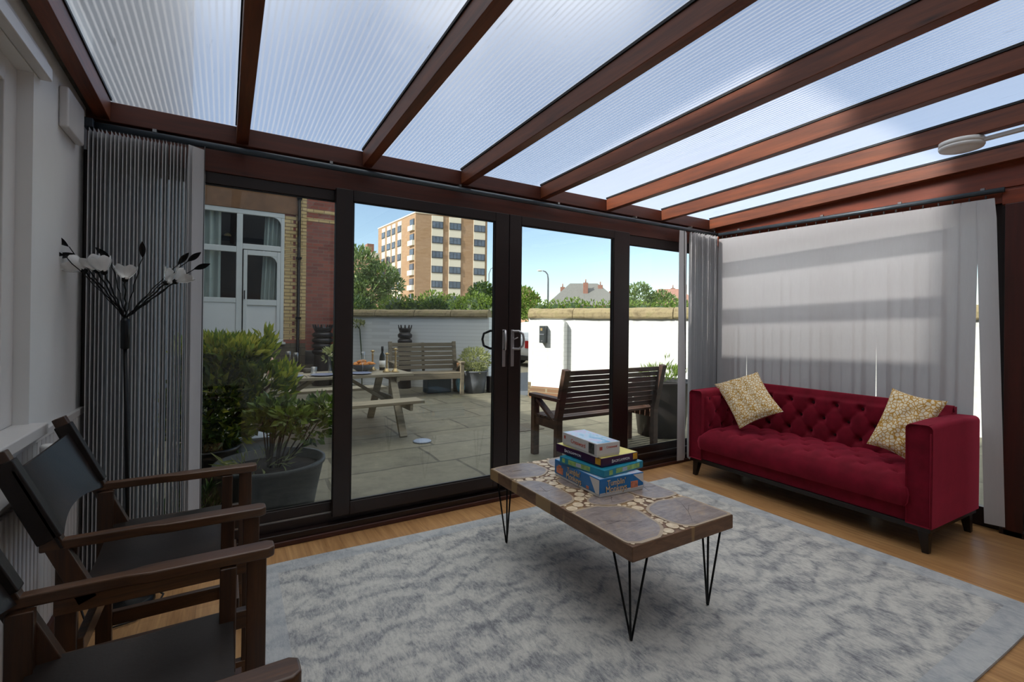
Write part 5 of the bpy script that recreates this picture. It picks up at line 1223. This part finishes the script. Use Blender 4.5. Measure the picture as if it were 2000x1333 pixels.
o = thing('low_block', 'pink house with white cladding at the left foot of the tower', 'building', (24, 95, G))
b = MB(); b.box(18, 27.6, 100, 108, G, 15.2); b.build('walls', 'house_pink', o); MB().box(17.8, 27.8, 99.8, 108.2, 15.2, 16.2).build('cladding', 'tower_white', o); MB().box(25.4, 26.8, 101, 103, 16.2, 18.2).build('chimney', 'chimney', o)
# houses over the hedge
def house(label, c, w, d, zb, zt, mat, hip, chs, rz=0, wall='house_pink'):
    r = thing('house', label, 'house', (c[0], c[1], G), rz, 'houses beyond the hedge')
    MB().box(-w/2, w/2, -d/2, d/2, 0, zb-G).build('walls', wall, r, False)
    b = MB(); e = .3; H0, H1 = zb-G, zt-G
    vs = [(-w/2-e, -d/2-e, H0), (w/2+e, -d/2-e, H0), (w/2+e, d/2+e, H0), (-w/2-e, d/2+e, H0), (-w/2+hip, 0, H1), (w/2-hip, 0, H1)]
    b.add(vs, [(0, 1, 5, 4), (2, 3, 4, 5), (1, 2, 5), (3, 0, 4), (3, 2, 1, 0)]); b.build('roof', mat, r, False)
    for x, y, zz, s in chs:
        ch = MB().box(x-s, x+s, y-s*.8, y+s*.8, H0+.1, zz-G).build('chimney', 'chimney', r, False, bevel=.02)
        b = MB(); b.lathe([(.13*s*2, 0), (.11*s*2, .32)], (x, y, zz-G), 10); b.build('chimney_pot', 'roof_red', ch, False)
    return r
rzv = math.radians(-37)
house('grey slate hipped house with several chimneys over the hedge', (29.1, 34.8), 6.4, 5.5, 3.1, 5.3, 'roof_slate', 1.9, [(-2.0, 0, 4.95, .22), (.1, -1.3, 5.25, .22), (1.5, -.6, 5.1, .22), (2.6, .5, 4.6, .18)], rzv)
house('small house with chimneys left of the street lamp', (24.2, 39.6), 4.6, 4, 3.9, 5.0, 'roof_red', .8, [(-1.1, 0, 5.3, .2), (.3, 0, 5.5, .26)], rzv)
house('red-roofed house between the slate roof and the feathery tree', (38.6, 40.1), 3.4, 4, 3.3, 4.7, 'roof_red', .6, [], rzv)
house('red-brown roofed house at the right edge of the glass', (36.4, 30.9), 5.2, 5, 3.0, 4.9, 'roof_red', 1.6, [(1.3, 0, 5.3, .3), (.4, .4, 5.0, .2)], math.radians(-45))
